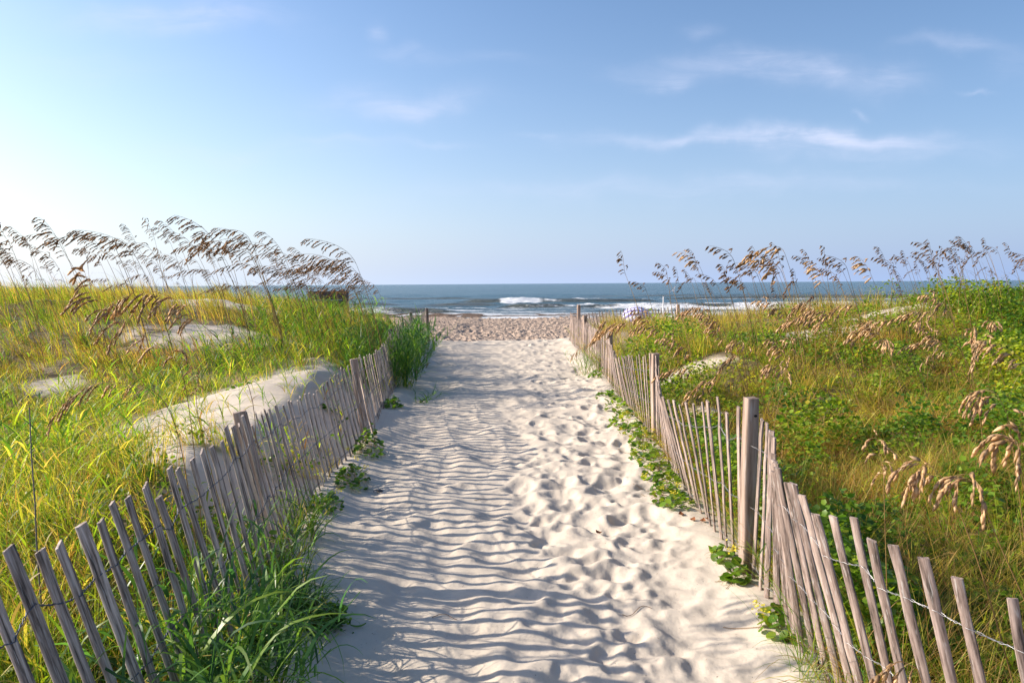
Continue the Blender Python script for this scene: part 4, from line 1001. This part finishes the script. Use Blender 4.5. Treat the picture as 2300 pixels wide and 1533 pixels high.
reeds = [
    (-1.28, 2.55, 9, .14, .85, 2.6, .18, .36, .018, 'tall leafy stems rising between the nearest left pickets, blades folded over', (.05, .5), 31, 7, (1.0, 2.6)),
    (-1.32, 3.05, 9, .12, .66, 2.6, .18, .34, .017, 'tall leafy stems crossing the middle of the nearest left fence section', (.05, .5), 32, 7, (1.0, 2.6)),
    (-1.25, 3.35, 10, .12, .42, .2, .35, .36, .017, 'leafy stems standing path-side of the near left pickets', (.0, .5), 33, 7, (1.0, 2.6)),
    (-1.10, 2.50, 12, .14, .72, .4, .3, .40, .018, 'dark broad blades bowing toward the path at the very bottom left', (.0, .45), 34, 7, (1.2, 2.6)),
    (-1.10, 3.05, 14, .12, .40, .2, .5, .38, .012, 'low dark blades spreading on sand at the bottom left', (.0, .4), 35, 7, (1.0, 2.4)),
    (-1.42, 3.70, 8, .10, .62, 1.5, .15, .30, .014, 'upright leafy stems close by the leaning left post', (.1, .6), 36, 7, (.8, 2.4)),
    (-1.17, 3.95, 20, .13, .22, -.3, .7, .34, .008, 'fine grass tuft drooping farthest onto the sand, near left', (.05, .5), 37, 7, (1.2, 2.4), False),
    (-1.50, 4.75, 12, .12, .38, .5, .3, .28, .010, 'yellowish upright grass tuft against the left pickets past the near post', (.4, .8), 38, 6),
    # by the left far fence
    (-1.98, 12.6, 50, .36, 1.28, .2, .12, .42, .022, 'tall dark green leafy grass clump before the left fence, shading the path', (.05, .55), 1, 9),
    (-2.10, 14.2, 40, .36, 1.15, .1, .16, .40, .022, 'dark green leafy grass clump behind the tallest one on the left of the path', (.1, .6), 2, 9),
    (-2.25, 16.4, 30, .36, .95, .0, .30, .36, .024, 'leafy grass clump leaning over the path where the brown beach begins to show', (.1, .6), 3, 8),
    (-2.4, 19.0, 20, .36, .8, .0, .30, .34, .024, 'farthest dark grass clump on the left side of the path', (.0, .3), 4, 8),
    (-2.35, 12.2, 40, .4, .9, 1.57, .15, .34, .018, 'bright green broad-leaved grass just behind the third left post', (.1, .6), 5, 8),
    (-2.75, 14.5, 40, .5, .95, 1.57, .2, .34, .018, 'tall green grass on the bank behind the far left posts', (.1, .6), 6, 8),
    (-3.1, 17.5, 34, .5, .9, 1.57, .2, .34, .02, 'green grass on the seaward end of the left ridge', (.1, .5), 7, 8),
    (-1.40, 11.3, 7, .12, .42, -.2, .9, .26, .012, 'low sprawling grass stem lying out over the shaded sand', (.1, .5), 8, 6),
    # left foreground
    (-1.30, 3.80, 34, .16, .30, -.2, .5, .36, .011, 'dense dark green tuft arching over sand below the nearest left pickets', (.0, .45), 11, 7, (1.0, 2.2), False),
    (-1.22, 3.45, 24, .15, .25, -.4, .5, .34, .009, 'fine drooping green tuft at the bottom edge beside the shaded sand', (.05, .5), 12, 7, (1.2, 2.4), False),
    (-1.36, 4.25, 16, .12, .32, -.3, .35, .26, .009, 'spiky grass tuft at the leaning left post', (.2, .7), 13, 6),
    (-1.45, 5.05, 22, .12, .35, 0, .4, .25, .008, 'thin mixed grass where the left fence turns behind its near post', (.2, .8), 14, 5),
    (-1.20, 2.75, 16, .16, .55, .3, .3, .38, .020, 'broad-bladed bright green grass in front of the nearest left pickets', (.1, .6), 15, 6, (1.0, 2.4)),
    (-1.15, 2.30, 14, .15, .52, .3, .3, .40, .022, 'broad-bladed grass in the bottom left, its leaves crossing the pickets', (.1, .6), 16, 6, (1.0, 2.4)),
    (-1.30, 2.05, 10, .12, .55, .3, .3, .40, .020, 'tall broad-bladed grass in the bottom left corner', (.2, .6), 17, 5, (1.0, 2.2)),
    (-1.55, 3.1, 20, .2, .5, .3, .3, .36, .016, 'mid green broad grass behind the nearest left pickets', (.2, .7), 18, 6, (1.0, 2.2)),
    (-1.6, 3.9, 20, .2, .5, .3, .3, .34, .014, 'mid green broad grass just behind the near left post', (.2, .7), 19, 6, (.8, 2.2)),
    # right
    (1.52, 14.6, 26, .25, .55, 3.1, .3, .34, .010, 'light green grass pushing through the far right pickets onto the sand', (.3, .8), 21, 6),
    (1.38, 3.25, 22, .12, .30, 3.1, .6, .52, .0055, 'thin grass arching out over the sand from the foot of the nearest right pickets', (.35, .75), 22, 4, (.6, 1.6), False),
    (1.45, 2.85, 26, .14, .30, 3.1, .6, .50, .006, 'fine arching grass at the bottom edge under the right pickets', (.35, .75), 23, 4, (.6, 1.8), False),
    (1.56, 2.5, 24, .16, .32, 3.1, .5, .42, .007, 'short arching grass at the bottom right beneath the pickets', (.3, .7), 24, 5, (.6, 1.8), False),
]
for q in reeds: reed_clump('beach_grass_clump', *q[:10], hue=q[10], seed=q[11], nl=q[12], droop=q[13] if len(q) > 13 else (.6, 2.2), stems=q[14] if len(q) > 14 else True)

def shrub(cx, cy, rx, ry, rz, n, lab, hue, lsz, seed):
    """leafy dune shrub: branching stems and leaves in lumps through its volume"""
    global rng; keep = rng; rng = np.random.default_rng(seed + 5)
    z0 = float(H(cx, cy)); root = empty('dune_shrub', (cx, cy, z0)); tag(root, lab, 'shrub')
    sb = MB(); tips = []
    for k in range(34):
        a = rng.uniform(0, 6.28); q = rng.uniform(.1, 1) ** .5; e = np.array([rx * q * math.cos(a), ry * q * math.sin(a), rz * rng.uniform(.45, 1.0) * (1 - .5 * q * q)])
        e[2] += float(H(cx + e[0], cy + e[1])) - z0; tips.append(e)
        tube(sb, bez(np.array([e[0] * .2, e[1] * .2, -.03]), e * [.3, .3, .5], e * [.8, .8, .8], e, 6), .006, 4, (.6, .3, 0), 0, .3)
    sb.build('branches', M_STEM, root)
    tips = np.array(tips); i = rng.integers(0, len(tips), n); c = tips[i] * ua(n, .55, 1.05)[:, None] + rng.normal(0, 1, (n, 3)) * [rx * .13, ry * .13, rz * .12]
    b = MB(); leaf_cards(b, c, lsz * ua(n, .6, 1.2), hue + rng.normal(0, .16, n) + .25 * (i % 5 == 0), 1.0, None, 5)
    b.build('leaves', M_LEAF, root); rng = keep
shrub(9.6, 13.6, 1.9, 1.6, .50, 9000, 'largest dark green leafy shrub on the right dune crest', .30, .028, 1)
shrub(11.6, 13.2, 1.5, 1.4, .42, 6000, 'dark green leafy shrub at the right edge on the dune crest', .28, .028, 2)
shrub(8.0, 10.9, 1.4, 1.3, .38, 5200, 'low green leafy shrub in front of the largest shrub', .28, .026, 3)
shrub(4.55, 13.2, .6, .5, .42, 1500, 'small rounded green shrub on the crest beside the bare sand hollow', .3, .022, 4)
shrub(6.9, 10.0, .9, .8, .30, 2200, 'low bright green shrub halfway up the right slope', .45, .022, 5)
shrub(-1.03, 3.78, .15, .17, .13, 620, 'little dark red-stemmed sprig lying on the sand beside the near left tuft', .05, .013, 6)

# ------------------------------------------------------------------ things on and beyond the beach
def box(b, x0, x1, y0, y1, z0, z1, m=0):
    v = [(x, y, z) for z in (z0, z1) for y in (y0, y1) for x in (x0, x1)]
    b.add(v, [(0, 2, 3, 1), (4, 5, 7, 6), (0, 1, 5, 4), (2, 6, 7, 3), (0, 4, 6, 2), (1, 3, 7, 5)], None, m)

def platform():
    p0, p1 = P(690, 656, 27), P(775, 656, 27)
    x0, x1, zt, y = p0[0], p1[0], p0[2], 27.0; gz = float(H((x0 + x1) / 2, y))
    root = empty('wooden_box', ((x0 + x1) / 2, y, gz)); ox = (x0 + x1) / 2
    tag(root, 'dark brown board box behind left dune grass, just below the horizon', 'box')
    def add(name, *a):
        b = MB(); box(b, a[0] - ox, a[1] - ox, a[2] - y, a[3] - y, a[4] - gz, a[5] - gz); o = b.build(name, M_DARKWOOD, root)
        bv = o.modifiers.new('b', 'BEVEL'); bv.width = .006; return o
    for k in range(5): add('board', x0, x1, y, y + .03, zt - .30 * (k + 1) + .012, zt - .30 * k)
    for xx in (x0 + .05, (x0 + x1) / 2, x1 - .13): add('post', xx, xx + .09, y + .033, y + .12, gz - .3, zt - .02)
    add('lid', x0 - .03, x1 + .03, y - .04, y + .62, zt + .003, zt + .035)
    add('side_panel', x0, x0 + .03, y + .123, y + .6, gz - .2, zt - .004); add('side_panel', x1 - .03, x1, y + .123, y + .6, gz - .2, zt - .004)
platform()

def m_stripes():
    m, nt, b = mat('striped_canvas'); L = nt.links.new
    at = N(nt, 'ShaderNodeVertexColor', layer_name='Col'); s3 = N(nt, 'ShaderNodeSeparateColor'); L(at.outputs[0], s3.inputs[0])
    f = mth(nt, 'GREATER_THAN', mth(nt, 'FRACT', mth(nt, 'MULTIPLY', s3.outputs[0], 6.0)), .55)
    c = mixc(nt, f, (.80, .78, .80), (.20, .16, .52)); L(c, b.inputs['Base Color']); b.inputs['Roughness'].default_value = .8
    return m

def umbrella():
    c = P(1437, 704, 60); gx, gy = c[0], c[1]; gz = float(H(gx, gy)); r_ = 1.25
    root = empty('beach_umbrella', (gx, gy, gz)); tag(root, 'white and violet striped beach umbrella tilted behind the right dune', 'umbrella')
    top = c[2] - gz + .30; b = MB(); n = 8; rings = 6; V = []; C = []
    for k in range(rings + 1):
        t = k / rings
        for j in range(n * 2):
            a = j * math.pi / n; sc = 1
            V.append((r_ * math.sin(t * 1.25) / math.sin(1.25) * math.cos(a) * sc, r_ * math.sin(t * 1.25) / math.sin(1.25) * math.sin(a) * sc, -.75 * (1 - math.cos(t * 1.25)) / (1 - math.cos(1.25)) - (0 if j % 2 == 0 else .0)))
            C.append((.5 + .5 * V[-1][1] / r_ * .98, 0, 0))
    Fs = [(k * 16 + j, k * 16 + (j + 1) % 16, (k + 1) * 16 + (j + 1) % 16, (k + 1) * 16 + j) for k in range(rings) for j in range(16)]
    b.add(V, Fs, C); o = b.build('canopy', m_stripes(), root, smooth=True); o.location = (0, 0, top); o.rotation_euler = (R(34), R(10), 0)
    so_ = o.modifiers.new('s', 'SOLIDIFY'); so_.thickness = .01
    b = MB(); tube(b, [(0, 0, -.3), (0, 0, top * .5), (0, 0, top - .02)], .022, 8); b.build('pole', M_WHITE, root)
    for j in range(8):
        b = MB(); a = j * math.pi / 4; tube(b, [(0, 0, -.03), (r_ * .5 * math.cos(a), r_ * .5 * math.sin(a), -.22), (r_ * .93 * math.cos(a), r_ * .93 * math.sin(a), -.70)], .008, 4)
        b.build('rib', M_WHITE, o)
umbrella()

def pole():
    t = P(1490, 667, 62); gz = float(H(t[0], t[1])); root = empty('marker_pole', (t[0], t[1], gz)); tag(root, 'thin white upright pole on the beach right of the striped umbrella', 'pole')
    b = MB(); tube(b, [(0, 0, -.3), (0, 0, (t[2] - gz) * .5), (0, 0, t[2] - gz)], .045, 10); b.build('shaft', M_WHITE, root, smooth=True)
    b = MB(); tube(b, [(0, 0, t[2] - gz + .002), (0, 0, t[2] - gz + .03), (0, 0, t[2] - gz + .06)], .052, 10); b.build('cap', M_WHITE, root)
pole()

def gull(px, py, d, lab, s=1.0):
    c = P(px, py, d); b = MB()
    t = np.linspace(-1, 1, 9); rad = .075 * np.sqrt(np.clip(1 - t * t, .02, 1))
    pts = np.c_[t * .22, 0 * t, .02 * t]
    ang = np.linspace(0, 6.283, 9)[:-1]
    V = (pts[:, None] + np.stack([0 * rad[:, None] * ang, rad[:, None] * np.cos(ang), rad[:, None] * np.sin(ang)], -1)).reshape(-1, 3)
    i = np.arange(8)[:, None] * 8; k = np.arange(8)[None]; Fs = np.stack([i + k, i + (k + 1) % 8, i + 8 + (k + 1) % 8, i + 8 + k], -1).reshape(-1, 4)
    b.add(V * s, Fs)
    for sg in (1, -1):
        w = np.array([(.08, .03 * sg, .03), (-.08, .03 * sg, .03), (.05, .30 * sg, .18), (-.09, .30 * sg, .17), (-.02, .62 * sg, .12), (-.10, .60 * sg, .11)]) * s
        w2 = w + [0, 0, .012]
        b.add(w, [(0, 1, 3, 2), (2, 3, 5, 4)]); b.add(w2, [(0, 2, 3, 1), (2, 4, 5, 3)])
    b.add(np.array([(-.20, .0, .01), (-.34, .07, 0), (-.34, -.07, 0), (-.20, 0, .03)]) * s, [(0, 1, 2), (3, 2, 1)])
    o = b.build('seagull', M_WHITE, smooth=True); o.location = tuple(c); o.rotation_euler = (R(-35), 0, R(35)); tag(o, lab, 'bird')
gull(1513, 652, 90, 'white gull gliding low over the water right of the white pole', 1.3)

def stake():
    a = P(66, 915, 3.2); c = P(84, 1215, 3.2); bz = float(H(c[0], c[1])); c[2] = bz - .1
    root = empty('thin_stake', (c[0], c[1], bz)); tag(root, 'thin dark upright stake among the bright grass at the far left', 'stake')
    b = MB(); L = a - c; pts = np.array([c + L * t for t in np.linspace(0, 1, 7)]) - [c[0], c[1], bz]; pts[1:-1, 0] += rng.normal(0, .003, 5)
    tube(b, pts, .0042, 6, None if False else (0, 0, 0), 0, .6); b.build('shaft', m_plain('grey_stick', (.16, .14, .13), .8), root, smooth=True)
stake()

# debris on the path: leaves, twigs, runners
def debris():
    r = np.random.default_rng(77)
    bits = [(1345, 1207, 'leaf'), (1530, 1187, 'leaf'), (1555, 1203, 'leaf'), (1578, 1206, 'leaf'), (1590, 1200, 'leaf'), (805, 1433, 'green'), (1000, 1400, 'twig'), (1080, 1125, 'twig'), (850, 1110, 'clump'), (1430, 1395, 'twig')]
    names = {'leaf': 'dead_leaf', 'green': 'fallen_leaf', 'twig': 'twig', 'clump': 'seaweed_scrap'}
    labs = ['single dry orange leaf bit alone on the open sand', 'curled dead brown leaf nearest the path among those by the right pickets', 'curled dead brown leaf, second from the path by the right pickets', 'dead brown leaf against the right pickets, lowest', 'dead brown leaf against the right pickets, highest',
            'small fallen green grass leaf on the shaded sand at the bottom', 'curved thin brown twig lying on the striped shadows near the bottom', 'thin straw-brown twig on the striped sand in the middle of the path', 'small dark scrap in the shade left on the sand', 'tiny bent twig in the sand right of the striped shadows']
    for (px, py, kd), lab in zip(bits, labs):
        d = F * CAMH / (py - 637 + (1150 - px) * -.0069); x = P(px, py, d)[0]
        z = float(H(x, d)); b = MB()
        if kd in ('leaf', 'green'):
            L = .055 if kd == 'leaf' else .085; w = .022 if kd == 'leaf' else .008
            t = np.linspace(-1, 1, 7); ca = r.uniform(0, 3.1) if kd == 'leaf' else .2
            u = np.c_[np.cos(ca) * t, np.sin(ca) * t] * L / 2; s_ = np.c_[-np.sin(ca) * (1 - t * t), np.cos(ca) * (1 - t * t)] * w
            h_ = .016 * (t ** 2) + .006
            V = np.concatenate([np.c_[u - s_, h_ + .006], np.c_[u, h_ - .001], np.c_[u + s_, h_ + .006]])
            Fs = [(k, k + 1, k + 8, k + 7) for k in range(6)] + [(k + 7, k + 8, k + 15, k + 14) for k in range(6)]
            b.add(V, Fs, (.45, .5, 0)); o = b.build(names[kd], M_DEAD if kd == 'leaf' else M_BROAD)
        elif kd == 'twig':
            L = r.uniform(.10, .2); t = np.linspace(-.5, .5, 9); yy = .25 * L * np.sin(t * 5 + r.uniform(0, 2))
            hz = H(x + t * L, d + yy) - z + .005; tube(b, np.c_[t * L, yy, hz], .0022, 5, (0, 0, 0), 0, .6); o = b.build(names[kd], M_TWIG)
        else:
            for k in range(7):
                a = r.uniform(0, 6.28); tube(b, bez(np.zeros(3) + [0, 0, .005], np.array([.02 * math.cos(a), .02 * math.sin(a), .03]), np.array([.04 * math.cos(a), .03 * math.sin(a), .02]), np.array([.045 * math.cos(a + 1), .04 * math.sin(a + 1), .006]), 6), .004, 4)
            o = b.build(names[kd], m_plain('dark_scrap', (.04, .05, .07), .7))
        o.location = (x, d, z); tag(o, lab, {'leaf': 'leaf', 'green': 'leaf', 'twig': 'twig', 'clump': 'seaweed'}[kd])
debris()

def litter():
    n = 420; y = 2.9 * (20 / 2.9) ** rng.random(n); x = xl(y) + .05 + (xr(y) - xl(y) - .1) * np.where(rng.random(n) < .6, rng.random(n) ** 2.2, 1 - rng.random(n) ** 2.2)
    b = MB(); blades(b, np.c_[x, y, H(x, y) + .003], ua(n, .006, .035), ua(n, 0, 6.28), np.full(n, 1.45), ua(n, 0, .2), ua(n, .001, .003), 3, np.full(n, .1), ua(n, 0, 1), roll=ua(n, -.2, .2))
    tag(b.build('sand_litter', M_SEED_DARK), 'tiny dark seeds and grass bits strewn on the path', kind='stuff')
litter()

for o_ in bpy.data.objects:
    if 'label' in o_ and len(o_['label'].replace('-', ' ').split()) > 16: print('LONG', o_['label'])
